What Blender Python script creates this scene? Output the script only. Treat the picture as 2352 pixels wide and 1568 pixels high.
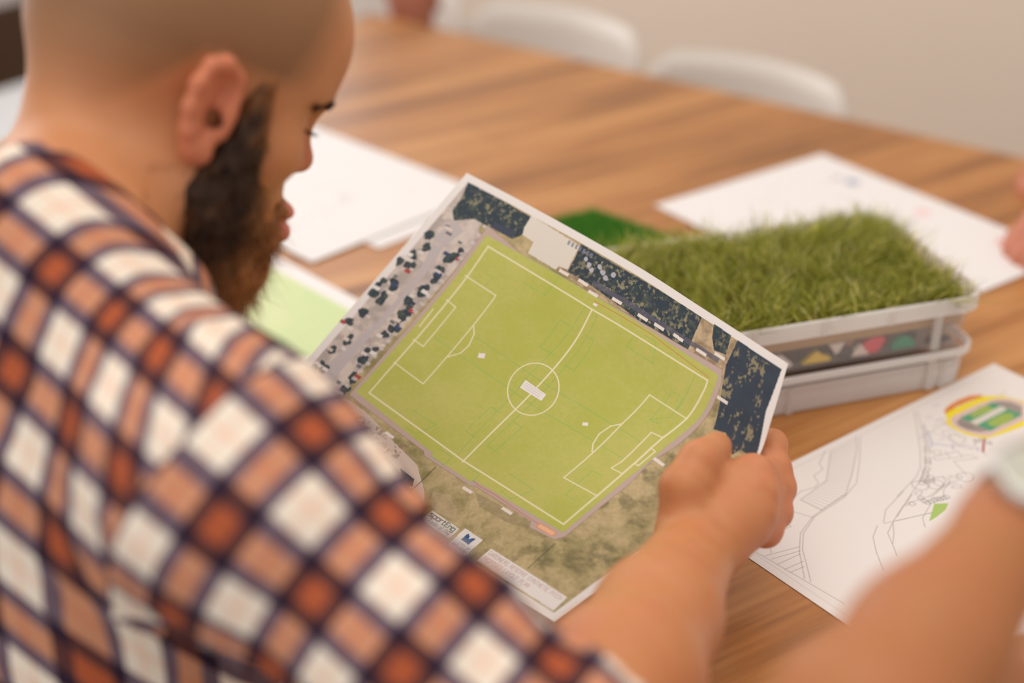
import bpy, math, random
import numpy as np
from mathutils import Vector, Matrix

for o in list(bpy.data.objects):
    bpy.data.objects.remove(o)
SC = bpy.context.scene
COL = SC.collection
rng = np.random.default_rng(7)

# ------------------------------------------------------------------ camera, world, lights, exposure
CAM_Z, PITCH, FPX = 1.45, math.radians(29), 3267.0
cam = bpy.data.cameras.new('camera')
cam.lens, cam.sensor_width, cam.sensor_fit = 50.0, 36.0, 'HORIZONTAL'
cam.clip_start = 0.02
cam.dof.use_dof = True
cam.dof.focus_distance = 1.14
cam.dof.aperture_fstop = 1.75
cam_ob = bpy.data.objects.new('camera', cam)
COL.objects.link(cam_ob)
cam_ob.location = (0, 0, CAM_Z)
cam_ob.rotation_euler = (math.pi / 2 - PITCH, 0, 0)
SC.camera = cam_ob

world = bpy.data.worlds.new('world')
SC.world = world
world.use_nodes = True
bg = world.node_tree.nodes['Background']
bg.inputs[0].default_value = (1.0, 0.965, 0.94, 1)
bg.inputs[1].default_value = 1.0
# the rest of the room: brighter towards the windows and overhead, dimmer behind the camera
_nt = world.node_tree
_tc = _nt.nodes.new('ShaderNodeTexCoord')
_dp = _nt.nodes.new('ShaderNodeVectorMath'); _dp.operation = 'DOT_PRODUCT'
_dp.inputs[1].default_value = Vector((-0.80, 0.30, 0.62)).normalized()
_nt.links.new(_tc.outputs['Generated'], _dp.inputs[0])
_mr = _nt.nodes.new('ShaderNodeMapRange'); _mr.interpolation_type = 'SMOOTHSTEP'
_mr.inputs['From Min'].default_value = -0.9; _mr.inputs['From Max'].default_value = 1.0
_mr.inputs['To Min'].default_value = 0.35; _mr.inputs['To Max'].default_value = 0.92
_nt.links.new(_dp.outputs['Value'], _mr.inputs['Value'])
_nt.links.new(_mr.outputs[0], bg.inputs[1])

SC.view_settings.view_transform = 'Standard'
SC.view_settings.look = 'None'
SC.view_settings.gamma = 1.0
SC.view_settings.exposure = 0.37
SC.view_settings.use_curve_mapping = False

EX, EY = np.array([0.807, -0.590]), np.array([0.590, 0.807])     # along / across the table
def TN(e, n, z):
    q = e * EX + n * EY
    return np.array([q[0], q[1], z])

def area(name, loc, target, sx, sy, power, color):
    l = bpy.data.lights.new(name, 'AREA')
    l.shape, l.size, l.size_y, l.energy, l.color = 'RECTANGLE', sx, sy, power, color
    o = bpy.data.objects.new(name, l)
    COL.objects.link(o)
    o.location = loc
    o.rotation_euler = (Vector(target) - Vector(loc)).to_track_quat('-Z', 'Y').to_euler()
    return o
area('window_daylight', TN(-2.75, 1.7, 1.5), TN(0, 1.2, 0.8), 2.4, 1.7, 15, (0.93, 0.97, 1.0))
area('ceiling_lamp_light', (0.1, 0.9, 2.6), (0.1, 1.0, 0.7), 1.2, 1.2, 7, (1.0, 0.86, 0.70))

# ------------------------------------------------------------------ helpers
def cp(px, py, d):
    """point of the room at depth d (m) seen at pixel px, py"""
    x, y = (px - 1176) / FPX * d, (784 - py) / FPX * d
    c, s = math.cos(PITCH), math.sin(PITCH)
    return np.array([x, d * c + y * s, CAM_Z - d * s + y * c])

def lin(c):
    c = np.asarray(c, float) / 255.0
    return np.where(c <= 0.04045, c / 12.92, ((c + 0.055) / 1.055) ** 2.4)

def tag(o, label=None, cat=None, group=None, kind=None):
    if label: o['label'] = label
    if cat: o['category'] = cat
    if group: o['group'] = group
    if kind: o['kind'] = kind
    return o

def empty(name, loc=(0, 0, 0)):
    o = bpy.data.objects.new(name, None)
    o.empty_display_size = 0.05
    COL.objects.link(o)
    o.location = loc
    return o

def norm(v):
    v = np.asarray(v, float)
    return v / (np.linalg.norm(v, axis=-1, keepdims=True) + 1e-12)

def mesh_np(name, V, Fq, mat=None, parent=None, col=None, uv=None, smooth=True, loc=None):
    """V (n,3), Fq (m,k) -> one mesh object; col per vertex rgb (linear), uv per corner"""
    V = np.asarray(V, np.float32)
    base = np.zeros(3)
    if parent is not None:
        base = np.array(parent.matrix_world.translation)
        pp = parent
        base = np.zeros(3)
        while pp is not None:
            base = base + np.array(pp.location); pp = pp.parent
    elif loc is not None:
        base = np.asarray(loc, float)
    Vl = (V - base).astype(np.float32)
    me = bpy.data.meshes.new(name)
    Fq = np.asarray(Fq, np.int32)
    k = Fq.shape[1]
    me.vertices.add(len(Vl)); me.vertices.foreach_set('co', Vl.ravel())
    me.loops.add(Fq.size); me.loops.foreach_set('vertex_index', Fq.ravel())
    me.polygons.add(len(Fq))
    me.polygons.foreach_set('loop_start', np.arange(0, Fq.size, k, dtype=np.int32))
    me.polygons.foreach_set('loop_total', np.full(len(Fq), k, np.int32))
    me.polygons.foreach_set('use_smooth', np.full(len(Fq), bool(smooth)))
    if col is not None:
        a = me.color_attributes.new('Col', 'FLOAT_COLOR', 'POINT')
        c4 = np.ones((len(Vl), 4), np.float32); c4[:, :3] = col
        a.data.foreach_set('color', c4.ravel())
    if uv is not None:
        u = me.uv_layers.new(name='UVMap')
        u.data.foreach_set('uv', np.asarray(uv, np.float32).ravel())
    me.update(calc_edges=True)
    me.validate()
    if mat: me.materials.append(mat)
    o = bpy.data.objects.new(name, me)
    COL.objects.link(o)
    if parent is not None: o.parent = parent
    elif loc is not None: o.location = loc
    return o

class MB:
    """collects polygons of any size, builds one mesh"""
    def __init__(s): s.v, s.f = [], []
    def add(s, V, Fs):
        b = len(s.v); s.v += [tuple(map(float, p)) for p in V]
        s.f += [tuple(i + b for i in f) for f in Fs]
    def box(s, c, half, R=None):
        R = np.eye(3) if R is None else R
        P = [np.asarray(c) + R @ (np.array(q) * half) for q in [(-1,-1,-1),(1,-1,-1),(1,1,-1),(-1,1,-1),(-1,-1,1),(1,-1,1),(1,1,1),(-1,1,1)]]
        s.add(P, [(0,3,2,1),(4,5,6,7),(0,1,5,4),(1,2,6,5),(2,3,7,6),(3,0,4,7)])
    def loft(s, rings, cap=True):
        n = len(rings[0]); V = [p for r in rings for p in r]; Fs = []
        for i in range(len(rings) - 1):
            for j in range(n):
                a, b = i * n + j, i * n + (j + 1) % n
                Fs.append((a, b, b + n, a + n))
        if cap:
            Fs.append(tuple(range(n - 1, -1, -1))); Fs.append(tuple(range((len(rings) - 1) * n, len(rings) * n)))
        s.add(V, Fs)
    def tube(s, path, r, n=10):
        path = [np.asarray(p, float) for p in path]; rings = []
        rr = r if hasattr(r, '__len__') else [r] * len(path)
        up = None
        for i, p in enumerate(path):
            t = norm(path[min(i + 1, len(path) - 1)] - path[max(i - 1, 0)])
            if up is None: up = np.array([0, 0, 1.]) if abs(t[2]) < .9 else np.array([1., 0, 0])
            x = norm(np.cross(up, t)); y = np.cross(t, x); up = y
            rings.append([p + rr[i] * (math.cos(a) * x + math.sin(a) * y) for a in np.linspace(0, 2 * math.pi, n, endpoint=False)])
        s.loft(rings)
    def build(s, name, mat, parent=None, smooth=False, loc=None, bevel=0, auto=None):
        base = np.zeros(3)
        if parent is not None:
            pp = parent
            while pp is not None: base = base + np.array(pp.location); pp = pp.parent
        elif loc is not None: base = np.asarray(loc, float)
        me = bpy.data.meshes.new(name)
        me.from_pydata([tuple(np.array(p) - base) for p in s.v], [], s.f)
        me.update()
        if smooth:
            me.polygons.foreach_set('use_smooth', np.full(len(me.polygons), True))
        me.materials.append(mat)
        o = bpy.data.objects.new(name, me); COL.objects.link(o)
        if parent is not None: o.parent = parent
        elif loc is not None: o.location = loc
        if bevel:
            m = o.modifiers.new('bevel', 'BEVEL'); m.width = bevel; m.segments = 2; m.limit_method = 'ANGLE'
        return o

# ---- materials
def mat(name, color, rough=0.5, spec=0.5, metal=0.0, sss=0.0, emit=None, bump=None):
    m = bpy.data.materials.new(name); m.use_nodes = True
    nt = m.node_tree; b = nt.nodes['Principled BSDF']
    b.inputs['Roughness'].default_value = rough
    b.inputs['Specular IOR Level'].default_value = spec
    b.inputs['Metallic'].default_value = metal
    if isinstance(color, str):
        a = nt.nodes.new('ShaderNodeAttribute'); a.attribute_name = color
        nt.links.new(a.outputs['Color'], b.inputs['Base Color'])
    else:
        b.inputs['Base Color'].default_value = (*color, 1)
    if sss:
        b.inputs['Subsurface Weight'].default_value = sss
        b.inputs['Subsurface Radius'].default_value = (0.012, 0.005, 0.003)
        b.inputs['Subsurface Scale'].default_value = 1.0
    if bump:
        n = nt.nodes.new('ShaderNodeTexNoise'); n.inputs['Scale'].default_value = bump[0]
        tc = nt.nodes.new('ShaderNodeTexCoord'); nt.links.new(tc.outputs['Object'], n.inputs['Vector'])
        bp = nt.nodes.new('ShaderNodeBump'); bp.inputs['Strength'].default_value = bump[1]; bp.inputs['Distance'].default_value = bump[2]
        nt.links.new(n.outputs['Fac'], bp.inputs['Height']); nt.links.new(bp.outputs['Normal'], b.inputs['Normal'])
    return m

def ramp(nt, fac, stops):
    r = nt.nodes.new('ShaderNodeValToRGB')
    els = r.color_ramp.elements
    while len(els) < len(stops): els.new(0.5)
    for e, (p, c) in zip(els, stops): e.position = p; e.color = (*c, 1)
    nt.links.new(fac, r.inputs['Fac'])
    return r.outputs['Color']

def wood_material():
    m = bpy.data.materials.new('oiled_timber'); m.use_nodes = True
    nt = m.node_tree; b = nt.nodes['Principled BSDF']
    tc = nt.nodes.new('ShaderNodeTexCoord')
    mp = nt.nodes.new('ShaderNodeMapping'); mp.inputs['Rotation'].default_value = (0, 0, math.radians(-33))
    nt.links.new(tc.outputs['Object'], mp.inputs['Vector'])
    s1 = nt.nodes.new('ShaderNodeMapping'); s1.inputs['Scale'].default_value = (1.6, 26, 1)
    nt.links.new(mp.outputs['Vector'], s1.inputs['Vector'])
    n1 = nt.nodes.new('ShaderNodeTexNoise'); n1.inputs['Scale'].default_value = 1.0; n1.inputs['Detail'].default_value = 5; n1.inputs['Distortion'].default_value = 0.6
    nt.links.new(s1.outputs['Vector'], n1.inputs['Vector'])
    s2 = nt.nodes.new('ShaderNodeMapping'); s2.inputs['Scale'].default_value = (9, 190, 1)
    nt.links.new(mp.outputs['Vector'], s2.inputs['Vector'])
    n2 = nt.nodes.new('ShaderNodeTexNoise'); n2.inputs['Scale'].default_value = 1.0; n2.inputs['Detail'].default_value = 3
    nt.links.new(s2.outputs['Vector'], n2.inputs['Vector'])
    # boards about 12 cm wide, each its own tone
    s3 = nt.nodes.new('ShaderNodeMapping'); s3.inputs['Scale'].default_value = (0.9, 8.0, 1)
    nt.links.new(mp.outputs['Vector'], s3.inputs['Vector'])
    br = nt.nodes.new('ShaderNodeTexBrick'); br.inputs['Scale'].default_value = 1.0
    br.inputs['Color1'].default_value = (0.35, 0.35, 0.35, 1); br.inputs['Color2'].default_value = (0.65, 0.65, 0.65, 1)
    br.inputs['Mortar'].default_value = (0.3, 0.3, 0.3, 1); br.inputs['Mortar Size'].default_value = 0.004
    br.inputs['Brick Width'].default_value = 1.1; br.inputs['Row Height'].default_value = 1.0
    nt.links.new(s3.outputs['Vector'], br.inputs['Vector'])
    def math_(op, a, bb):
        n = nt.nodes.new('ShaderNodeMath'); n.operation = op
        for i, q in enumerate((a, bb)):
            if isinstance(q, (int, float)): n.inputs[i].default_value = q
            else: nt.links.new(q, n.inputs[i])
        return n.outputs[0]
    f = math_('ADD', math_('MULTIPLY', n1.outputs['Fac'], 0.62), math_('MULTIPLY', n2.outputs['Fac'], 0.22))
    f = math_('ADD', f, math_('MULTIPLY', br.outputs['Color'], 0.16))
    c = ramp(nt, f, [(0.36, WOOD[0]), (0.5, WOOD[1]), (0.66, WOOD[2])])
    nt.links.new(c, b.inputs['Base Color'])
    b.inputs['Roughness'].default_value = 0.36
    b.inputs['Specular IOR Level'].default_value = 0.5
    bp = nt.nodes.new('ShaderNodeBump'); bp.inputs['Strength'].default_value = 0.08; bp.inputs['Distance'].default_value = 0.001
    nt.links.new(n2.outputs['Fac'], bp.inputs['Height']); nt.links.new(bp.outputs['Normal'], b.inputs['Normal'])
    return m
WOOD = [(0.155, 0.053, 0.012), (0.42, 0.167, 0.043), (0.60, 0.285, 0.095)]

def plaid_material():
    """woven check: cream / navy / rust stripes crossing, UV in metres"""
    m = bpy.data.materials.new('checked_cotton'); m.use_nodes = True
    nt = m.node_tree; b = nt.nodes['Principled BSDF']
    uv = nt.nodes.new('ShaderNodeUVMap'); uv.uv_map = 'UVMap'
    sp = nt.nodes.new('ShaderNodeSeparateXYZ'); nt.links.new(uv.outputs['UV'], sp.inputs[0])
    cols = []
    for ax, per in (('X', PLAID[0]), ('Y', PLAID[1])):
        d = nt.nodes.new('ShaderNodeMath'); d.operation = 'DIVIDE'; nt.links.new(sp.outputs[ax], d.inputs[0]); d.inputs[1].default_value = per
        fr = nt.nodes.new('ShaderNodeMath'); fr.operation = 'FRACT'; nt.links.new(d.outputs[0], fr.inputs[0])
        r = nt.nodes.new('ShaderNodeValToRGB'); r.color_ramp.interpolation = 'CONSTANT'
        cream, navy, rust, pink = (0.90, 0.79, 0.66), (0.030, 0.016, 0.032), (0.43, 0.100, 0.040), (0.86, 0.50, 0.36)
        stops = [(0.0, cream), (0.195, pink), (0.24, cream), (0.435, navy), (0.595, rust), (0.835, navy)]
        els = r.color_ramp.elements
        while len(els) < len(stops): els.new(0.5)
        for e, (p, c) in zip(els, stops): e.position = p; e.color = (*c, 1)
        nt.links.new(fr.outputs[0], r.inputs['Fac'])
        cols.append(r.outputs['Color'])
    mx = nt.nodes.new('ShaderNodeMix'); mx.data_type = 'RGBA'; mx.blend_type = 'MULTIPLY'; mx.inputs['Factor'].default_value = 1.0
    nt.links.new(cols[0], mx.inputs['A']); nt.links.new(cols[1], mx.inputs['B'])
    gm = nt.nodes.new('ShaderNodeGamma'); gm.inputs['Gamma'].default_value = 0.5
    nt.links.new(mx.outputs['Result'], gm.inputs['Color']); nt.links.new(gm.outputs[0], b.inputs['Base Color'])
    b.inputs['Roughness'].default_value = 0.9
    b.inputs['Specular IOR Level'].default_value = 0.15
    return m
PLAID = (0.058, 0.058)

def frosted(name, opac, tint=(0.88, 0.84, 0.82)):
    m = bpy.data.materials.new(name); m.use_nodes = True
    nt = m.node_tree; b = nt.nodes['Principled BSDF']; out = nt.nodes['Material Output']
    b.inputs['Base Color'].default_value = (*tint, 1); b.inputs['Roughness'].default_value = 0.3
    tl = nt.nodes.new('ShaderNodeBsdfTranslucent'); tl.inputs['Color'].default_value = (*tint, 1)
    m1 = nt.nodes.new('ShaderNodeMixShader'); m1.inputs[0].default_value = 0.3
    nt.links.new(b.outputs[0], m1.inputs[1]); nt.links.new(tl.outputs[0], m1.inputs[2])
    tr = nt.nodes.new('ShaderNodeBsdfTransparent'); tr.inputs[0].default_value = (0.97, 0.95, 0.94, 1)
    m2 = nt.nodes.new('ShaderNodeMixShader'); m2.inputs[0].default_value = opac
    nt.links.new(tr.outputs[0], m2.inputs[1]); nt.links.new(m1.outputs[0], m2.inputs[2])
    nt.links.new(m2.outputs[0], out.inputs['Surface'])
    return m

# ---- implicit surfaces: smooth unions of tapered limbs and ellipsoids, meshed with sparse surface nets
def cone(a, b, ra, rb, k=0.015, op='add'):
    return dict(t='c', a=np.asarray(a, float), b=np.asarray(b, float), ra=ra, rb=rb, k=k, op=op)
def ell(c, r, R=None, k=0.015, op='add'):
    return dict(t='e', c=np.asarray(c, float), r=np.asarray(r, float), R=np.eye(3) if R is None else np.asarray(R, float), k=k, op=op)
def chain(pts, rs, k=0.01):
    return [cone(pts[i], pts[i + 1], rs[i], rs[i + 1], k) for i in range(len(pts) - 1)]

def prim_d(q, P):
    if q['t'] == 'c':
        ab = q['b'] - q['a']; h = np.clip(((P - q['a']) @ ab) / (ab @ ab + 1e-12), 0, 1)
        return np.linalg.norm(P - q['a'] - h[:, None] * ab, axis=1) - (q['ra'] + (q['rb'] - q['ra']) * h)
    L = (P - q['c']) @ q['R']
    k0 = np.linalg.norm(L / q['r'], axis=1); k1 = np.linalg.norm(L / q['r'] ** 2, axis=1) + 1e-9
    return k0 * (k0 - 1) / k1

def field(prims, P):
    d = np.full(len(P), 1.0)
    for q in prims:
        if q['t'] == 'c':
            c = (q['a'] + q['b']) / 2; R = np.linalg.norm(q['b'] - q['a']) / 2 + max(q['ra'], q['rb'])
        else:
            c = q['c']; R = q['r'].max()
        sd = np.linalg.norm(P - c, axis=1) - R
        k = q['k']
        if q['op'] == 'add':
            m = sd < d + k
            if not m.any(): continue
            e = prim_d(q, P[m]); dd = d[m]
            h = np.clip(0.5 + 0.5 * (dd - e) / k, 0, 1)
            d[m] = dd + (e - dd) * h - k * h * (1 - h)
        else:
            m = sd < k + 0.01
            if not m.any(): continue
            e = -prim_d(q, P[m]); dd = d[m]
            h = np.clip(0.5 - 0.5 * (dd - e) / k, 0, 1)
            d[m] = dd + (e - dd) * h + k * h * (1 - h)
    return d

def nets(f, lo, hi, res):
    lo = np.asarray(lo, float); hi = np.asarray(hi, float)
    def grid3(n): return np.stack(np.meshgrid(*[np.arange(q) for q in n], indexing='ij'), -1).reshape(-1, 3)
    s = res * 16
    cells = grid3(np.ceil((hi - lo) / s).astype(int) + 1)
    off4 = grid3((4, 4, 4))
    for _ in range(2):
        C = lo + (cells + 0.5) * s
        d = np.concatenate([f(c) for c in np.array_split(C, max(1, len(C) // 200000))])
        cells = cells[np.abs(d) < s * 1.15]
        cells = (cells[:, None, :] * 4 + off4[None]).reshape(-1, 3); s /= 4
    M = 1 << 20
    key = lambda c: (c[..., 0].astype(np.int64) * M + c[..., 1]) * M + c[..., 2]
    off8 = grid3((2, 2, 2))
    ck = key(cells[:, None, :] + off8[None])               # corner keys
    uk, inv = np.unique(ck, return_inverse=True); inv = inv.reshape(ck.shape)
    uc = np.stack([uk // (M * M), (uk // M) % M, uk % M], -1)
    P = lo + uc * s
    d = np.concatenate([f(c) for c in np.array_split(P, max(1, len(P) // 200000))])
    D = d[inv]
    act = (D.min(1) < 0) & (D.max(1) >= 0)
    cells, D, inv = cells[act], D[act], inv[act]
    acc = np.zeros((len(cells), 3)); cnt = np.zeros(len(cells))
    for a in range(8):
        for ax in range(3):
            if off8[a][ax] == 0:
                b = int(np.where((off8 == off8[a] + np.eye(3, dtype=int)[ax]).all(1))[0][0])
                da, db = D[:, a], D[:, b]; m = (da < 0) != (db < 0)
                t = np.where(m, da / np.where(m, da - db, 1), 0)
                p = off8[a][None] + t[:, None] * np.eye(3)[ax][None]
                acc[m] += p[m]; cnt[m] += 1
    V = lo + (cells + acc / cnt[:, None]) * s
    k0 = key(cells); order = np.argsort(k0); ks = k0[order]
    def find(c):
        kk = key(c); i = np.clip(np.searchsorted(ks, kk), 0, len(ks) - 1)
        return np.where(ks[i] == kk, order[i], -1)
    quads = []
    E = np.eye(3, dtype=int)
    for ax in range(3):
        b = int(np.where((off8 == E[ax]).all(1))[0][0])
        m = (D[:, 0] < 0) != (D[:, b] < 0)
        c = cells[m]; u, w = E[(ax + 1) % 3], E[(ax + 2) % 3]
        q = np.stack([find(c), find(c - u), find(c - u - w), find(c - w)], -1)
        ok = (q >= 0).all(1)
        flip = D[m][:, 0] >= 0
        q = np.where(flip[:, None], q[:, ::-1], q)
        quads.append(q[ok])
    Q = np.concatenate(quads)
    used, inv2 = np.unique(Q, return_inverse=True)
    return V[used], inv2.reshape(Q.shape)

def grad(f, P, h=0.001):
    return norm(np.stack([f(P + h * e) - f(P - h * e) for e in np.eye(3)], -1))

def wob(P, sc, seed=0):
    """cheap smooth noise in -1..1"""
    r = np.random.default_rng(seed); out = np.zeros(len(P))
    for i in range(7):
        k = r.normal(size=3) * sc; out += np.sin(P @ k + r.uniform(0, 6.3)) / 7 * 1.9
    return out

def strands(roots, dirs, bend, L, w, cols, seg=3, seed=1):
    """ribbon strands: position = root + dir*t*L + bend*t^2*L"""
    n = len(roots); r = np.random.default_rng(seed)
    side = norm(np.cross(dirs, r.normal(size=(n, 3))))
    t = np.linspace(0, 1, seg + 1)
    V = np.zeros((n, seg + 1, 2, 3)); 
    for i, q in enumerate(t):
        c = roots + dirs * (q * L)[:, None] + bend * (q * q * L)[:, None]
        ww = (np.broadcast_to(w, n) * (1 - 0.85 * q) / 2)[:, None] * side
        V[:, i, 0] = c - ww; V[:, i, 1] = c + ww
    idx = np.arange(n * (seg + 1) * 2).reshape(n, seg + 1, 2)
    Fq = np.stack([idx[:, :-1, 0], idx[:, :-1, 1], idx[:, 1:, 1], idx[:, 1:, 0]], -1).reshape(-1, 4)
    Cc = np.repeat(cols, (seg + 1) * 2, axis=0)
    return V.reshape(-1, 3), Fq, Cc

def join(parts):
    V, Fq, Cc, b = [], [], [], 0
    for v, f, c in parts:
        V.append(v); Fq.append(f + b); Cc.append(c); b += len(v)
    return np.concatenate(V), np.concatenate(Fq), np.concatenate(Cc)

# ---- a printed page: painted per mesh vertex on a fine grid, millimetre coordinates
class Page:
    def __init__(s, w, h, res, bgc, hfine=None):
        s.res = res; s.w, s.h = w, h
        s.nx = int(round(w / res)) + 1
        ys = np.arange(0, (hfine or h) + res / 2, res)
        if hfine: ys = np.concatenate([ys, np.linspace(hfine, h, 50)[1:]])
        s.xs = np.linspace(0, w, s.nx); s.ys = ys
        s.X, s.Y = np.meshgrid(s.xs, ys)
        s.C = np.tile(lin(bgc), (*s.X.shape, 1))
    def _win(s, P, pad):
        P = np.asarray(P, float)
        i0, i1 = np.searchsorted(s.xs, [P[:, 0].min() - pad, P[:, 0].max() + pad])
        j0, j1 = np.searchsorted(s.ys, [P[:, 1].min() - pad, P[:, 1].max() + pad])
        return slice(max(j0 - 1, 0), j1 + 1), slice(max(i0 - 1, 0), i1 + 1)
    def _put(s, w, a, c):
        s.C[w] = s.C[w] * (1 - a[..., None]) + (lin(c) if not isinstance(c, np.ndarray) or c.ndim == 1 else c[w]) * a[..., None]
    def mask(s, P, w):
        X, Y = s.X[w], s.Y[w]; m = np.zeros(X.shape, bool); P = np.asarray(P, float)
        for (x0, y0), (x1, y1) in zip(P, np.roll(P, -1, 0)):
            if y0 == y1: continue
            m ^= ((Y < y0) != (Y < y1)) & (X < x0 + (Y - y0) * (x1 - x0) / (y1 - y0))
        return m
    def poly(s, P, c, a=1.0):
        w = s._win(P, 1); s._put(w, s.mask(P, w) * a, c)
    def line(s, P, wd, c, a=1.0, close=False):
        P = [np.asarray(p, float) for p in P]
        if close: P = P + [P[0]]
        wd = max(wd, s.res * 0.9)
        for p, q in zip(P[:-1], P[1:]):
            w = s._win([p, q], wd + s.res)
            X, Y = s.X[w], s.Y[w]; d = q - p; L = d @ d + 1e-9
            h = np.clip(((X - p[0]) * d[0] + (Y - p[1]) * d[1]) / L, 0, 1)
            dist = np.hypot(X - p[0] - h * d[0], Y - p[1] - h * d[1])
            s._put(w, np.clip((wd / 2 - dist) / s.res + 0.5, 0, 1) * a, c)
    def noise(s, sc, seed, sx=1.0, sy=1.0, octs=4):
        r = np.random.default_rng(seed); out = np.zeros(s.X.shape); amp = 1; tot = 0
        for o in range(octs):
            gx, gy = s.X / sc * sx * 2 ** o, s.Y / sc * sy * 2 ** o
            nx, ny = int(gx.max()) + 3, int(gy.max()) + 3
            G = r.random((ny, nx)); ix, iy = gx.astype(int), gy.astype(int); fx, fy = gx - ix, gy - iy
            fx, fy = fx * fx * (3 - 2 * fx), fy * fy * (3 - 2 * fy)
            out += amp * ((G[iy, ix] * (1 - fx) + G[iy, ix + 1] * fx) * (1 - fy) + (G[iy + 1, ix] * (1 - fx) + G[iy + 1, ix + 1] * fx) * fy)
            tot += amp; amp *= 0.6
        return out / tot
    def fit(s, txt, hgt, length):
        L = sum(((GLYPH[c][0] if c in GLYPH else 3) + 1.6) for c in txt) * hgt / 6
        return length / L
    def text(s, txt, x, y, hgt, c, wd, ang=0.0, slant=0.0, adv=None, a=1.0):
        ca, sa = math.cos(ang), math.sin(ang)
        for ch in txt:
            g = GLYPH.get(ch)
            if g:
                for st in g[1]:
                    P = []
                    for gx, gy in st:
                        lx, ly = (gx + slant * (gy)) * hgt / 6 * (adv or 1), -gy * hgt / 6
                        P.append((x + lx * ca - ly * sa, y + lx * sa + ly * ca))
                    s.line(P, wd, c, a)
            step = ((g[0] if g else 3) + 1.6) * hgt / 6 * (adv or 1)
            x += step * ca; y += step * sa
        return x, y
    def mesh(s, name, fn, m, parent=None, loc=None, th=0.00025):
        V = fn(s.X.ravel(), s.Y.ravel())
        ny, nx = s.X.shape
        I = np.arange(ny * nx).reshape(ny, nx)
        Fq = np.stack([I[:-1, :-1], I[1:, :-1], I[1:, 1:], I[:-1, 1:]], -1).reshape(-1, 4)
        # the paper's own back face and edges
        e = 0.5
        Vx = (fn(s.X.ravel() + e, s.Y.ravel()) - fn(s.X.ravel() - e, s.Y.ravel()))
        Vy = (fn(s.X.ravel(), s.Y.ravel() + e) - fn(s.X.ravel(), s.Y.ravel() - e))
        N = norm(np.cross(Vx, Vy)); N = N * np.sign(N[:, 2:3] + 1e-9)
        sx = np.unique(np.linspace(0, nx - 1, 40).astype(int)); sy = np.unique(np.linspace(0, ny - 1, 40).astype(int))
        J = I[np.ix_(sy, sx)]
        B = V[J.ravel()] - N[J.ravel()] * th
        bI = np.arange(J.size).reshape(J.shape) + len(V)
        Fb = np.stack([bI[:-1, :-1], bI[:-1, 1:], bI[1:, 1:], bI[1:, :-1]], -1).reshape(-1, 4)
        cb = np.tile(lin((236, 232, 230)), (len(B), 1))
        return mesh_np(name, np.concatenate([V, B]), np.concatenate([Fq, Fb]), m, parent, np.concatenate([s.C.reshape(-1, 3), cb]), loc=loc)

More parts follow.
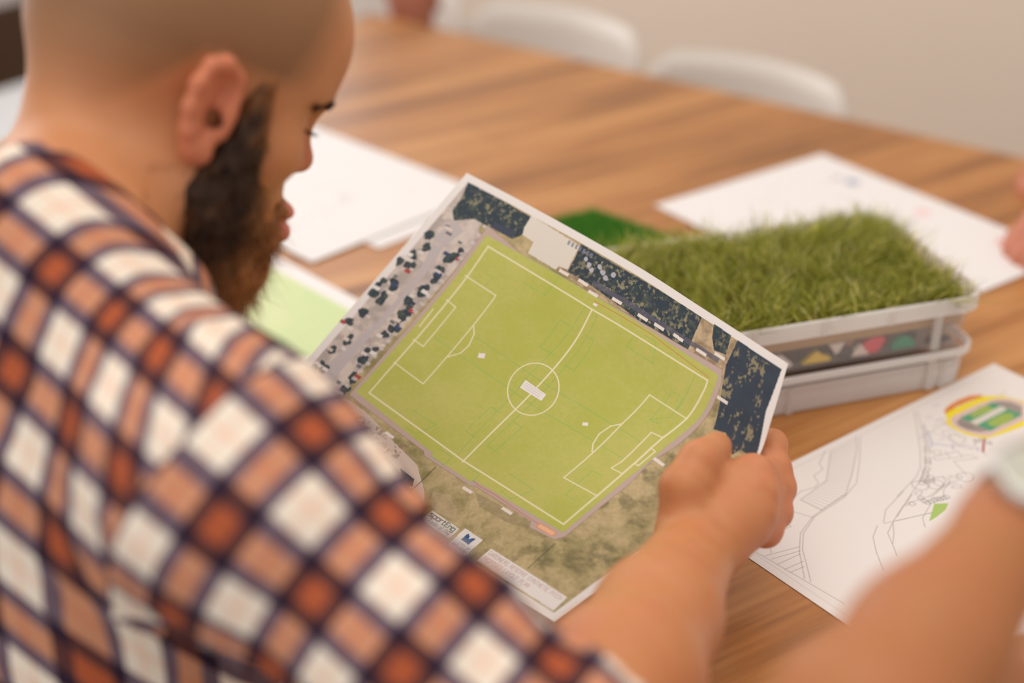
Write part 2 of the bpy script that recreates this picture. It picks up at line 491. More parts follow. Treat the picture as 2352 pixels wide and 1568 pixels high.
# stroke lettering: width, strokes on a grid 6 high
GLYPH = {
 'A': (4, [[(0,0),(2,6),(4,0)], [(.8,2.2),(3.2,2.2)]]), 'C': (4, [[(4,5.2),(3,6),(1,6),(0,5),(0,1),(1,0),(3,0),(4,.8)]]),
 'D': (4, [[(0,0),(0,6),(2.6,6),(4,4.6),(4,1.4),(2.6,0),(0,0)]]), 'E': (3.6, [[(3.6,6),(0,6),(0,0),(3.6,0)], [(0,3.1),(3,3.1)]]),
 'F': (3.6, [[(3.6,6),(0,6),(0,0)], [(0,3.1),(3,3.1)]]), 'G': (4, [[(4,5.2),(3,6),(1,6),(0,5),(0,1),(1,0),(3,0),(4,1),(4,2.8),(2.4,2.8)]]),
 'H': (4, [[(0,0),(0,6)], [(4,0),(4,6)], [(0,3.1),(4,3.1)]]), 'I': (0.6, [[(.3,0),(.3,6)]]), 'L': (3.4, [[(0,6),(0,0),(3.4,0)]]),
 'M': (4.8, [[(0,0),(0,6),(2.4,1.5),(4.8,6),(4.8,0)]]), 'N': (4, [[(0,0),(0,6),(4,0),(4,6)]]), 'O': (4, [[(1,0),(0,1),(0,5),(1,6),(3,6),(4,5),(4,1),(3,0),(1,0)]]),
 'P': (3.8, [[(0,0),(0,6),(2.8,6),(3.8,5.2),(3.8,3.6),(2.8,2.8),(0,2.8)]]), 'R': (3.8, [[(0,0),(0,6),(2.8,6),(3.8,5.2),(3.8,3.8),(2.8,3),(0,3)], [(2,3),(3.8,0)]]),
 'S': (3.8, [[(3.8,5.2),(3,6),(.9,6),(0,5.2),(0,3.9),(.8,3.2),(3,2.8),(3.8,2),(3.8,.8),(3,0),(.9,0),(0,.8)]]), 'T': (4, [[(0,6),(4,6)], [(2,6),(2,0)]]),
 'U': (4, [[(0,6),(0,1),(1,0),(3,0),(4,1),(4,6)]]), 'V': (4, [[(0,6),(2,0),(4,6)]]), 'Y': (4, [[(0,6),(2,3),(4,6)], [(2,3),(2,0)]]),
 's': (3.4, [[(3.4,4),(0,4),(0,2.1),(3.4,2.1),(3.4,0),(0,0)]]), 'p': (3.4, [[(0,-2),(0,4),(3.4,4),(3.4,0),(0,0)]]), 'o': (3.4, [[(0,0),(0,4),(3.4,4),(3.4,0),(0,0)]]),
 'r': (2.4, [[(0,0),(0,4),(2.4,4)]]), 't': (2.4, [[(.6,5.6),(.6,0),(2.4,0)], [(0,4),(2.4,4)]]), 'n': (3.4, [[(0,0),(0,4),(3.4,4),(3.4,0)]]),
 'g': (3.4, [[(3.4,0),(0,0),(0,4),(3.4,4),(3.4,-2),(0,-2)]]), 'i': (.6, [[(.3,0),(.3,3.2)], [(.3,4.4),(.3,4.7)]]), 'e': (2.6, [[(0,1.8),(2.6,2.2),(1.8,3.4),(.4,3),(0,1),(1,0),(2.6,.8)]]),
 'l': (1.2, [[(0,0),(.9,5.6),(.3,5.4),(.3,.4),(1,0)]]), 'd': (2.6, [[(2.2,3),(.6,3),(0,1),(.8,0),(2,.8),(2.8,6)], [(2.3,2),(2.6,0)]]), 'f': (2, [[(2,5.6),(1.2,6),(.6,-1.6)], [(0,3),(1.8,3)]]),
 'a': (2.6, [[(2.4,3),(.6,3),(0,1),(.8,0),(2,.8),(2.4,3),(2.6,0)]]), 'y': (2.6, [[(0,3),(.6,.4),(2.4,3)], [(2.4,3),(1.4,-2),(.2,-1.6)]]),
}

# ------------------------------------------------------------------ the setting
M_wood = wood_material()
M_wall = mat('painted_wall', (0.84, 0.70, 0.575), 0.85, 0.2, bump=(60, 0.1, 0.002))
M_white_wall = mat('white_wall', (0.88, 0.90, 0.92), 0.8, 0.2)
M_floor = mat('floor_vinyl', (0.36, 0.31, 0.27), 0.6, 0.3, bump=(20, 0.1, 0.002))
M_dark_wood = mat('dark_timber', (0.075, 0.036, 0.018), 0.45, 0.4, bump=(30, 0.2, 0.002))
M_glass = frosted('window_glass', 0.04, (0.9, 0.97, 0.95))

def slab(name, e0, e1, n0, n1, z0, z1, m, parent=None, bevel=0):
    R = np.array([[EX[0], EY[0], 0], [EX[1], EY[1], 0], [0, 0, 1.]])
    b = MB(); c = TN((e0 + e1) / 2, (n0 + n1) / 2, (z0 + z1) / 2)
    b.box(c, np.array([(e1 - e0) / 2, (n1 - n0) / 2, (z1 - z0) / 2]), R)
    return b.build(name, m, parent, loc=None if parent else c * np.array([1, 1, 0]) + np.array([0, 0, z0]), bevel=bevel)

tag(slab('floor', -2.6, 3.2, -2.2, 2.95, -0.05, 0.0, M_floor), kind='structure')
tag(slab('wall_back', -2.6, 3.2, 2.85, 2.95, 0.0, 2.7, M_wall), kind='structure')
tag(slab('wall_left', -2.62, -2.5, -2.2, 0.3, 0.0, 0.50, M_white_wall), kind='structure')
tag(slab('wall_left', -2.62, -2.5, 0.3, 2.85, 0.0, 0.06, M_white_wall), kind='structure')
tag(slab('wall_left', -2.62, -2.5, -2.2, 2.85, 2.35, 2.7, M_white_wall), kind='structure')
tag(slab('wall_left', -2.62, -2.5, -2.2, 0.3, 0.50, 2.35, M_white_wall), kind='structure')
win = slab('window_1', -2.60, -2.46, 0.3, 2.85, 0.50, 0.665, M_dark_wood, bevel=0.006)   # low dark sill rail
tag(win, kind='structure')
slab('window_frame', -2.59, -2.51, 0.3, 0.36, 0.665, 2.35, M_dark_wood, win)
slab('window_frame', -2.59, -2.51, 2.79, 2.85, 0.665, 2.35, M_dark_wood, win)
slab('window_frame', -2.59, -2.51, 0.36, 2.79, 2.29, 2.35, M_dark_wood, win)
slab('window_pane', -2.556, -2.55, 0.36, 2.79, 0.06, 0.50, frosted('frosted_glass', 0.25, (0.92, 0.95, 0.97)), win)
slab('window_pane', -2.556, -2.55, 0.36, 2.79, 0.665, 2.29, M_glass, win)

# ------------------------------------------------------------------ the table
TZ = 0.74
table = empty('table', TN(-0.5, 1.25, 0))
tag(table, 'long warm brown timber meeting table strewn with plans', 'table')
slab('tabletop', -1.665, 2.2, 0.655, 1.853, TZ - 0.035, TZ, M_wood, table, bevel=0.004)
for e in (-1.45, 1.95):
    for n in (0.85, 1.66):
        slab('leg', e - 0.035, e + 0.035, n - 0.035, n + 0.035, 0, TZ - 0.035, M_wood, table)
slab('apron', -1.42, 1.92, 1.64, 1.665, 0.63, TZ - 0.035, M_wood, table)
slab('apron', -1.42, 1.92, 0.84, 0.865, 0.63, TZ - 0.035, M_wood, table)

# ------------------------------------------------------------------ white chairs beyond the table
M_white_plastic = mat('white_plastic', (0.74, 0.67, 0.60), 0.35, 0.5)
M_chrome = mat('chrome', (0.7, 0.7, 0.7), 0.2, 0.5, 1.0)
def chair(e, n, ztop, label):
    o = TN(e, n, 0)
    root = empty('white_chair', o); tag(root, label, 'chair', 'white chairs along the far edge')
    fw = np.array([*(-EY), 0]); rt = np.array([*EX, 0]); up = np.array([0, 0, 1.])
    # one bent shell for the back: curved in plan, rounded top corners
    nu, nv, hw, z0 = 25, 11, 0.185, 0.44
    def pt(a, t, off):
        x = hw * a * (1 - 0.05 * (1 - t))
        zt = ztop - 0.05 * max(0, (abs(a) - 0.74) / 0.26) ** 2.2
        z = z0 + (zt - z0) * t
        y = -0.02 + 0.075 * (1 - a * a) * -1 - 0.035 * t * t + off
        return o + rt * x + fw * (y + 0.09) + up * z
    b = MB(); V = []; Fs = []
    for off in (0, 0.011):
        for i in range(nu):
            for j in range(nv): V.append(pt(-1 + 2 * i / (nu - 1), j / (nv - 1), off))
    K = nu * nv
    for i in range(nu - 1):
        for j in range(nv - 1):
            a = i * nv + j; q = (a, a + nv, a + nv + 1, a + 1)
            Fs.append(q); Fs.append(tuple(K + x for x in q[::-1]))
    rim = [j for j in range(nv)] + [i * nv + nv - 1 for i in range(1, nu)] + [(nu - 1) * nv + j for j in range(nv - 2, -1, -1)] + [i * nv for i in range(nu - 2, 0, -1)]
    for a, c in zip(rim, rim[1:] + rim[:1]): Fs.append((a, c, c + K, a + K))
    b.add(V, Fs); b.build('backrest', M_white_plastic, root, smooth=True)
    s = MB(); ring = []
    def sr(z, k):
        return [o + rt * (0.2 * k * math.copysign(abs(math.cos(t)) ** .5, math.cos(t))) + fw * (0.17 + 0.2 * k * math.copysign(abs(math.sin(t)) ** .5, math.sin(t))) + up * z for t in np.linspace(0, 2 * math.pi, 32, endpoint=False)]
    s.loft([sr(0.425, .93), sr(0.43, 1), sr(0.445, 1), sr(0.45, .95)]); s.build('seat', M_white_plastic, root)
    for sx in (-1, 1):
        for y in (0.03, 0.32):
            l = MB(); l.tube([o + rt * sx * 0.15 + fw * y + up * 0.43, o + rt * sx * 0.19 + fw * (y + (0.03 if y > .1 else -.03)) + up * 0.0], 0.011); l.build('leg', M_chrome, root, smooth=True)
chair(-1.74, 2.02, 0.745, 'white chair at the left end of the far row, mostly behind the head')
chair(-1.37, 2.03, 0.745, 'white chair in the middle of the far row with bright right rim')
chair(-0.99, 2.02, 0.73, 'rightmost white chair along the far edge of the table')

# ------------------------------------------------------------------ pages
M_page = mat('printed_paper', 'Col', 0.55, 0.35)
MAP = {
 'pitch': [(487,361),(1554,357),(2552,359),(2560,433),(2556,592),(2543,719),(2516,857),(2495,1002),(2490,1177),(2488,1301),(2485,1379),(2509,1982),(1744,2012),(1745,2036),(1367,2025),(1362,2004),(525,1914)],
 'track': [(451,292),(829,361),(1496,361),(2563,309),(2596,411),(2590,585),(2572,731),(2538,984),(2498,1169),(2525,1424),(2539,2000),(2506,2064),(2312,2086),(2283,2040),(1802,2043),(1764,2063),(1327,2053),(1294,2026),(498,1962)],
 'touch': [(558,434),(1519,455),(2495,438),(2499,486),(2473,759),(2435,972),(2430,1077),(2433,1319),(2449,1611),(2459,1928),(1583,1931),(616,1867)],
 'half': [(1519,455),(1579,1942)],
 'lpen': [(552,716),(843,731),(896,1595),(592,1569)],
 'lsix': [(562,949),(658,963),(679,1349),(577,1341)],
 'lgoal': [(532,1064),(536,1126),(545,1230)],
 'larc': [(863,1014),(912,1065),(944,1162),(937,1244),(886,1319)],
 'rpen': [(2473,759),(2177,761),(2169,1048),(2187,1451),(2190,1631),(2449,1611)],
 'rsix': [(2435,972),(2354,985),(2364,1290),(2352,1373),(2434,1363)],
 'rgoal': [(2432,1083),(2467,1086),(2462,1246),(2431,1245)],
 'rarc': [(2172,1045),(2125,1113),(2110,1204),(2133,1294),(2174,1350)],
 'circle': [(1560,1394),(1596,1395),(1630,1389),(1661,1375),(1686,1354),(1705,1326),(1718,1294),(1724,1257),(1724,1219),(1716,1179),(1703,1140),(1683,1103),(1658,1069),(1629,1040),(1596,1017),(1561,1001),(1524,991),(1489,989),(1454,995),(1423,1008),(1396,1029),(1374,1055),(1359,1087),(1351,1123),(1350,1162),(1356,1202),(1370,1241),(1391,1279),(1418,1314),(1450,1343),(1485,1367),(1522,1384),(1560,1394)],
 'clabel': [(1446,1162),(1636,1174),(1644,1236),(1458,1235)],
 'spot1': [(1043,1172),(1083,1149),(1103,1187),(1060,1207)],
 'spot2': [(1969,1200),(1998,1180),(2012,1204),(1981,1224)],
 'hlabel': [(1507,402),(1540,402),(1536,423),(1504,423)],
 'green': [[(938,1082),(1473,1107),(1600,1112),(2341,1085)],[(692,1246),(1496,1289),(1709,1298),(2354,1262)],[(1463,456),(1439,1089),(1508,1927)],[(1573,451),(1604,1118),(1619,1739)],[(1351,645),(1442,646)],[(1351,645),(1357,899),(1483,889)],[(1566,650),(1643,647),(1660,916),(1578,915)],[(1950,412),(2048,403),(2091,551),(1870,555),(1882,449)],[(2294,648),(2382,646),(2379,817),(2286,912),(2355,900)],[(2294,648),(2286,912)],[(2400,447),(2388,751)],[(1413,1473),(1495,1479)],[(1413,1473),(1414,1731),(1502,1734)],[(1613,1482),(1693,1484),(1694,1738),(1619,1739)],[(1900,1826),(2113,1831),(2058,1981),(1960,1973),(1973,1905)],[(986,1805),(1210,1808),(1147,1948),(1054,1945)],[(2281,1469),(2358,1461)],[(2281,1469),(2296,1734),(2374,1728)],[(1366,1945),(1493,1954),(1493,2035),(1363,2028)],[(1645,1952),(1745,1953),(1749,2033)],[(953,543),(1157,541),(1172,369)],[(674,627),(738,620),(730,704)]],
 'red': [[(1498,392),(1987,377),(2500,414)],[(1749,2017),(1801,2027),(1947,2018),(2174,2025),(2340,2028)]],
 'orange': [(2343,2017),(2476,2010),(2472,2049),(2342,2053)],
 'trees': [[(67,61),(768,74),(725,238),(684,292),(471,297),(318,298),(190,384),(122,320),(113,207)],[(1183,67),(1495,76),(1925,65),(2286,61),(2282,196),(2280,330),(2090,328),(1873,341),(1500,311),(1378,300),(1204,301),(1202,204)],[(2387,52),(2540,56),(2551,201),(2458,221),(2412,147)],[(2596,59),(2968,63),(2947,389),(2986,743),(2876,730),(2852,798),(2742,688),(2657,717),(2646,634),(2625,506),(2576,265)]],
 'building': [(703,60),(1178,86),(1197,289),(1126,296),(1117,334),(858,328),(844,233),(734,225),(711,169)],
 'house': [(474,247),(666,223),(684,292),(477,294)],
 'road': [(190,384),(313,416),(266,623),(292,757),(292,1584),(306,1996),(143,1990),(256,1352),(246,935),(196,696),(148,574)],
 'pathp': [(486,2004),(546,1996),(711,2005),(1025,2076),(1342,2140),(1542,2279),(1656,2396),(1597,2404),(1419,2298),(1166,2224),(900,2156),(559,2129),(433,2064)],
 'cars': [(60,844),(122,782),(147,683),(146,861),(60,1080),(169,1066),(166,1169),(73,1174),(117,1333),(67,1498),(160,1586),(100,1730),(129,1897),(188,1914),(85,576),(388,618),(379,788),(369,844),(385,951),(369,1028),(363,1116),(379,1183),(383,1273),(419,1353),(384,1443),(376,1584),(393,1641),(444,1847),(427,1958),(338,655)],
 'wl': [(1650,303),(1879,306),(2019,297),(2181,287),(2376,286),(2509,234),(2637,499),(1184,321),(1354,314),(1464,348),(992,2057),(1769,2098),(2101,2071),(2534,1136)],
 'wmark': [(992,2057),(1769,2098),(2101,2071)],
 'sport': [(1702,2366),(1962,2374),(1964,2475),(1700,2469)],
 'monash': [(1989,2347),(2154,2352),(2158,2527),(1996,2523)],
 'logo': [(2042,2367),(2065,2371),(2087,2399),(2109,2365),(2113,2445),(2045,2443)],
 'title': [(2247,2370),(2911,2374),(2931,2517),(2250,2499)],
 'bush': [(1260,2227),(1408,2241),(1446,2296),(1363,2319)],
 'fence': [[(2533,2085),(2552,2351)],[(1459,2076),(1463,2236),(1457,2369)]],
 'scrub': [(1590,2245),(1696,2203),(1841,2264),(1881,2335),(1757,2358),(1648,2336)],
 'hedge': [(1821,2079),(2276,2046),(2314,2102),(2176,2144),(1939,2158)],
}
PLAN = {
 'lines': [[(2073,79),(1916,220),(1601,440),(1314,619),(836,673),(580,770),(385,938),(159,1203)],[(2099,99),(1805,347),(1507,569),(1253,650),(850,684),(600,785),(426,935),(310,1086),(169,1259)],[(1700,99),(1322,388),(932,444),(959,655),(1302,629)],[(1675,59),(1479,162),(1431,249),(1295,268),(1244,369),(1171,393),(1024,359),(912,391)],[(732,464),(825,683)],[(377,634),(586,659),(590,597)],[(377,634),(281,703),(194,810)],[(124,808),(436,891)],[(134,867),(402,934)],[(124,945),(371,962)],[(122,1026),(320,1043)],[(125,1079),(277,1094)],[(103,724),(173,1597)],[(2851,111),(2612,340),(2351,583),(2141,752),(1995,824),(1623,918)],[(1731,897),(1394,985),(1241,1091)],[(2875,129),(2691,324),(2447,559),(2174,777),(1980,880),(1746,968),(1395,1105)],[(1561,1036),(1333,1124),(1155,1206),(1040,1366),(973,1453)],[(1229,1100),(1746,1271)],[(1165,1088),(1014,1171),(882,1316),(738,1511)],[(1303,1138),(1196,1238),(1077,1325)],[(2514,436),(3852,411)],[(2459,866),(2365,1082)],[(2459,866),(2668,966)],[(2367,714),(2620,787),(2575,872),(2346,756),(2367,714)],[(2528,717),(2477,820)],[(2599,854),(2665,905),(2668,966)],[(2451,647),(2498,694),(2444,737),(2409,687),(2451,647)],[(2242,989),(2325,1063),(2287,1079),(2217,1015),(2242,989)],[(1839,1081),(1943,1073),(2145,1027),(2186,957)],[(1841,1104),(2116,1050),(2240,1078)],[(1942,1160),(2027,1094),(2124,1068),(2211,1100)],[(2127,1103),(2206,1141),(2174,1172),(2105,1126),(2127,1103)],[(1817,967),(1858,998),(1801,1031),(1774,989),(1817,967)],[(1578,1055),(1642,1040),(1839,1081)],[(1754,974),(1562,1043)],[(1771,1159),(1554,1247),(1464,1343)],[(1349,1143),(1610,1226),(1753,1283)],[(2777,390),(2921,397),(2874,539),(2813,691)],[(2777,490),(2840,500),(2801,583),(2741,538),(2777,490)],[(2688,447),(2745,639),(2690,720)],[(2796,920),(2766,993)],[(2682,713),(2752,839)]],
 'hatch': [[(1700,99),(2046,103)],[(1674,119),(2002,139)],[(1647,140),(1958,175)],[(1621,161),(1914,210)],[(1595,181),(1871,246)],[(1569,202),(1828,281)],[(1544,222),(1786,316)],[(1514,244),(1748,344)],[(1484,267),(1712,369)],[(1454,290),(1676,395)],[(1424,313),(1640,420)],[(1394,336),(1604,445)],[(1365,359),(1569,470)],[(1334,374),(1530,494)],[(1301,381),(1486,517)],[(1268,388),(1442,540)],[(1236,395),(1399,563)],[(1204,402),(1356,586)],[(1171,409),(1313,608)],[(1139,416),(1269,626)],[(1105,421),(1218,631)],[(1072,427),(1168,636)],[(1038,433),(1119,641)],[(1005,438),(1069,646)],[(972,444),(1020,651)],[(939,450),(971,656)]],
 'tree': [(2440,590),(2398,630),(2314,697),(2277,727),(2251,747),(2175,801),(2126,821),(2092,848),(2045,873),(2010,892),(2009,931),(2091,908),(2057,945),(1957,914),(1770,1055),(1758,1102),(1763,1131),(1800,1143),(1837,1145),(1870,1149),(1892,1165),(1928,1171),(1959,1177),(1644,1063)],
 'btree': [(1927,929),(2035,1000),(2112,1003),(2339,1089),(2787,659)],
 'blue': [[(2685,396),(2583,517),(2497,598)],[(2544,560),(2653,716)],[(2677,685),(2614,746)],[(2703,729),(2779,787)],[(2751,814),(2811,871),(2770,889)],[(3078,152),(3148,179)],[(2873,233),(2892,286)],[(2877,338),(2971,358)],[(2651,568),(2685,581)]],
 'pen': [[(2902,746),(2873,774),(2910,765),(2825,822),(2829,801)],[(2919,771),(2891,799),(2923,787)],[(2952,772),(2903,809)],[(2983,771),(2912,815)],[(2999,808),(2926,874)],[(2979,854),(2943,887),(2984,870)],[(3004,861),(2952,906),(2968,906)],[(2732,305),(2729,328),(2704,334),(2729,341)],[(2691,345),(2688,367),(2664,374),(2688,380)],[(2650,384),(2647,406),(2624,414),(2647,419)],[(2609,423),(2606,445),(2584,453),(2607,458)],[(2569,462),(2566,484),(2545,493),(2567,497)],[(2529,500),(2526,522),(2506,532),(2527,535)],[(2490,538),(2487,560),(2468,570),(2487,573)]],
 'redpen': [(2978,804),(2795,931)],
 'orange': [(3081,273),(3193,239),(3351,226),(3508,242),(3615,297),(3601,334),(3458,307),(3229,293),(3047,339)],
 'yellow': [(3034,329),(3090,306),(3316,307),(3610,328),(3758,432),(3840,624),(3467,888),(3185,850),(2996,810),(2912,667),(2899,520),(2946,378),(2972,411)],
 'pink': [(3002,408),(3083,379),(3458,387),(3677,425),(3770,503),(3813,604),(3785,662),(3554,827),(3201,812),(3046,799),(2980,719),(2935,598),(2940,488)],
 'gray': [(3029,453),(3110,438),(3573,435),(3671,469),(3742,550),(3754,665),(3633,757),(3141,754),(3047,720),(2977,617),(2975,527)],
 'teal': [(3110,438),(3582,455),(3624,764),(3141,754)],
 'lg1': [(3213,465),(3396,433),(3493,454),(3502,527),(3467,540),(3214,517)],
 'lg2': [(3242,641),(3484,632),(3563,678),(3537,736),(3406,766),(3260,744),(3217,698)],
 'strip': [(3124,539),(3587,544),(3589,614),(3129,614)],
 'field': [(1795,1177),(1897,1244),(1805,1291),(1640,1312),(1557,1311)],
}


def rand_poly(r, c, rad, n=9, sq=1.0, ang=0.0):
    t = np.linspace(0, 2 * math.pi, n, endpoint=False); q = rad * (0.65 + 0.7 * r.random(n))
    x, y = q * np.cos(t), q * np.sin(t) * sq
    return np.stack([c[0] + x * math.cos(ang) - y * math.sin(ang), c[1] + x * math.sin(ang) + y * math.cos(ang)], 1)

def T(v):  # tenths of mm -> mm
    return [(a / 10.0, b / 10.0) for a, b in v]

def paint_aerial():
    pg = Page(300, 258, 0.3, (236, 230, 226))
    X, Y = pg.X, pg.Y
    n1 = pg.noise(40, 1); n2 = pg.noise(9, 2); n3 = pg.noise(2.2, 3, octs=3); n4 = pg.noise(14, 5, sx=0.5, sy=1.6)
    def blend(a, b, t): return lin(a) * (1 - t[..., None]) + lin(b) * t[..., None]
    inside = (X > 6.5) & (X < 294.5) & (Y > 6) & (Y < 252.5)
    # dry meadow
    t = np.clip((n1 * .5 + n2 * .5 - .38) * 3.2, 0, 1)
    ground = blend((196, 176, 132), (146, 136, 88), t)
    ground = ground * (0.8 + 0.4 * n3)[..., None]
    pg.C = np.where(inside[..., None], ground, pg.C)
    east = np.clip((n2 - .54) * 3.5, 0, .7) * (X > 240) * inside
    pg.C = pg.C * (1 - .6 * east[..., None]) + lin((92, 84, 66)) * .6 * east[..., None]
    # car park strip on the short side
    strip = [(6.5, 6), (48, 6), (48, 200), (6.5, 250)]
    pale = blend((214, 200, 190), (176, 164, 158), np.clip((n2 - .35) * 3, 0, 1))
    pg.poly([(6.5, 6), (46, 40), (43, 215), (6.5, 215)], pale)
    pg.poly([(6.5, 6), (40, 6), (40, 40), (6.5, 60)], pale)
    pg.poly(T(MAP['road']), (192, 182, 182))
    r = np.random.default_rng(11)
    tree_c = blend((44, 58, 70), (78, 88, 78), np.clip((n3 - .42) * 3, 0, 1))
    for i, c in enumerate(T(MAP['cars'])):
        for k in range(2):
            cc = (c[0] + r.normal() * 1.6, c[1] + r.normal() * 2.2)
            pg.poly(rand_poly(r, cc, 2.6 + r.random() * 2.0, 8), tree_c)
        q = (c[0] + r.normal() * 2.2, c[1] + r.normal() * 3)
        w, h = 2.6, 1.5
        pg.poly([(q[0] - w, q[1] - h), (q[0] + w, q[1] - h), (q[0] + w, q[1] + h), (q[0] - w, q[1] + h)], [(226, 216, 210), (232, 226, 222), (52, 60, 72), (176, 70, 66), (220, 206, 196), (58, 74, 110)][i % 6])
    for k in range(60):
        q = np.array([r.uniform(8, 44), r.uniform(28, 210)])
        if 22 < q[0] - (q[1] - 120) * -.03 < 31: continue
        w, h = 1.6 + r.random() * 1.6, .9 + r.random() * .7
        pg.poly([(q[0] - w, q[1] - h), (q[0] + w, q[1] - h), (q[0] + w, q[1] + h), (q[0] - w, q[1] + h)], [(228, 220, 214), (206, 190, 178), (84, 92, 100), (222, 206, 190)][k % 4], .85)
    for k in range(26):
        y = 30 + k * 7.6
        pg.poly([(41.5, y), (45.5, y), (45.5, y + 2.6), (41.5, y + 2.6)], (214, 204, 198), .75)
    # tree belts
    speck = (n3 > .63) & (n2 > .45)
    sk = (np.clip((n3 - .585) * 9, 0, .8) * np.clip((n2 - .42) * 8, 0, 1))[..., None]
    tc = tree_c * (1 - sk) + lin((160, 150, 118)) * sk
    for i, P in enumerate(MAP['trees']):
        if i == 1: pg.poly(T([(1000,70),(2930,70),(2930,330),(1500,350),(1000,330)]), blend((200, 176, 142), (150, 128, 100), np.clip((n2 - .35) * 4, 0, 1)))
        pg.poly(T(P), tc if i < 3 else blend((46, 56, 68), (58, 70, 84), n2))
    big = Page.noise(pg, 4.5, 21, sx=1.5, sy=.6)
    m = np.clip((big - .57) * 12, 0, 1) * np.clip((n3 - .40) * 8, 0, 1) * ((X > 258) & (X < 293) & (Y > 8) & (Y < 150)) * 0.7
    pg._put((slice(None), slice(None)), m.astype(float), (168, 154, 116))
    m = np.clip((big - .56) * 10, 0, 1) * np.clip((n3 - .45) * 8, 0, 1) * ((X > 118) & (X < 255) & (Y > 7) & (Y < 28)) * 0.6
    pg._put((slice(None), slice(None)), m.astype(float), (150, 142, 112))
    pg.poly(T([(1420,260),(2520,250),(2520,285),(1420,300)]), (92, 92, 108), .8)
    pg.poly(T(MAP['building']), (226, 218, 206)); pg.poly(T(MAP['house']), (62, 70, 88))
    for k in range(7):
        pg.poly([(108 + k * 3.5, 9), (110 + k * 3.5, 8.4), (110.5 + k * 3.5, 12), (108.6 + k * 3.5, 12.4)], (120, 128, 148), .8)
        q = (128 + k * 4.2, 15 + (k % 3) * 2.4); pg.poly(rand_poly(r, q, 2.0, 7), (200, 196, 206), .8)
    # lower meadow details
    pg.poly(T(MAP['pathp']), (216, 196, 182))
    pg.poly(T(MAP['scrub']), (206, 180, 150), .4); pg.poly(T(MAP['hedge']), (124, 114, 84), .4)
    sc = ((n3 > .55) & (X > 60) & (X < 118) & (Y > 205) & (Y < 240)) * .6
    pg._put((slice(None), slice(None)), sc.astype(float), (128, 104, 84))
    pg.poly(T(MAP['bush']), tree_c)
    for F_ in MAP['fence']: pg.line(T(F_), 0.8, (84, 84, 58), .8)
    # running strip, grass, markings
    pg.poly(T(MAP['track']), (196, 172, 162))
    pg.line(T(MAP['track']), 0.35, (130, 104, 90), .7, close=True)
    turf = blend((196, 194, 104), (184, 188, 84), np.clip((n1 * .6 + n3 * .4 - .35) * 3, 0, 1))
    pg.poly(T(MAP['pitch']), turf)
    pg.line(T(MAP['pitch']), 0.5, (170, 178, 150), .7, close=True)
    for P in MAP['green']: pg.line(T(P), 0.42, (122, 186, 96), .75)
    for P in MAP['red']: pg.line(T(P), 0.42, (206, 74, 66), .8)
    pg.poly(T(MAP['orange']), (238, 190, 150)); pg.line(T(MAP['orange']), 0.5, (236, 130, 80), close=True)
    for k in ('touch', 'lpen', 'lsix', 'lgoal', 'rpen', 'rsix', 'rgoal', 'larc', 'rarc', 'half', 'circle'):
        P = T(MAP[k])
        pg.line(P, 1.15 if k in ('touch', 'half') else 0.85, (240, 232, 196), .95, close=k in ('touch', 'rgoal'))
    for k in ('clabel', 'spot1', 'spot2', 'hlabel'): pg.poly(T(MAP[k]), (240, 234, 230))
    q = T(MAP['clabel']); c0 = np.array(q[0])
    for j in range(3): pg.line([(c0[0] + 2.5, c0[1] + 1.8 + j * 1.7), (c0[0] + 16.5, c0[1] + 2.2 + j * 1.7)], 0.3, (170, 164, 160), .6)
    for c in T(MAP['wl']):
        pg.poly([(c[0] - 4, c[1] - 1.2), (c[0] + 4.5, c[1] - 1.0), (c[0] + 4.5, c[1] + 1.4), (c[0] - 4, c[1] + 1.2)], (236, 226, 218))
    # logos and title
    def panel(k, c=(238, 232, 228)):
        P = [np.array(p) for p in T(MAP[k])]; pg.poly(P, c); return P
    P = panel('sport', (226, 222, 214)); a = math.atan2(*(P[1] - P[0])[::-1]); ux = norm(P[1] - P[0]); uy = norm(P[3] - P[0])
    q = P[0] + ux * 1.2 + uy * 4.4; k = pg.fit('sportEng', 3.9, np.linalg.norm(P[1] - P[0]) - 1.5)
    q = pg.text('sport', *q, 3.9, (92, 50, 46), 0.62, a, adv=k); q = pg.text('En', *q, 3.6, (42, 92, 66), 0.62, a, adv=k); pg.text('g', *q, 3.9, (42, 92, 66), 0.62, a, adv=k)
    q = P[0] + ux * 4.5 + uy * 8.4; pg.text('Fields of Play', *q, 2.8, (130, 116, 108), 0.28, a, slant=.25, adv=pg.fit('Fields of Play', 2.8, np.linalg.norm(P[1] - P[0]) - 6))
    P = panel('monash'); a = math.atan2(*(P[1] - P[0])[::-1]); ux = norm(P[1] - P[0]); uy = norm(P[3] - P[0]); W_ = np.linalg.norm(P[1] - P[0])
    c = P[0] + ux * W_ / 2
    L = lambda x, y: tuple(c + ux * x + uy * y)
    pg.poly([L(-3.8, 8.6), L(-3.8, 3.4), L(-3.1, 1.8), L(-.8, 3.2), L(.2, 5.4), L(1.4, 3.2), L(3.8, 2.0), L(3.2, 8.6)], (50, 92, 142))
    pg.text('CITY OF', *L(-3.2, 12.0), 1.5, (150, 160, 180), 0.32, a, adv=1.25); pg.text('MONASH', *L(-W_ / 2 + 1.6, 15.4), 2.3, (130, 84, 92), 0.34, a, adv=pg.fit('MONASH', 2.3, W_ - 2.6))
    P = panel('title'); a = math.atan2(*(P[1] - P[0])[::-1]); ux = norm(P[1] - P[0]); uy = norm(P[3] - P[0])
    q = P[0] + ux * 1.6 + uy * 5.0; pg.text('GARDINERS RESERVE SYNTHETIC PITCH', *q, 3.3, (186, 140, 136), 0.28, a, adv=pg.fit('GARDINERS RESERVE SYNTHETIC PITCH', 3.3, np.linalg.norm(P[1] - P[0]) - 3))
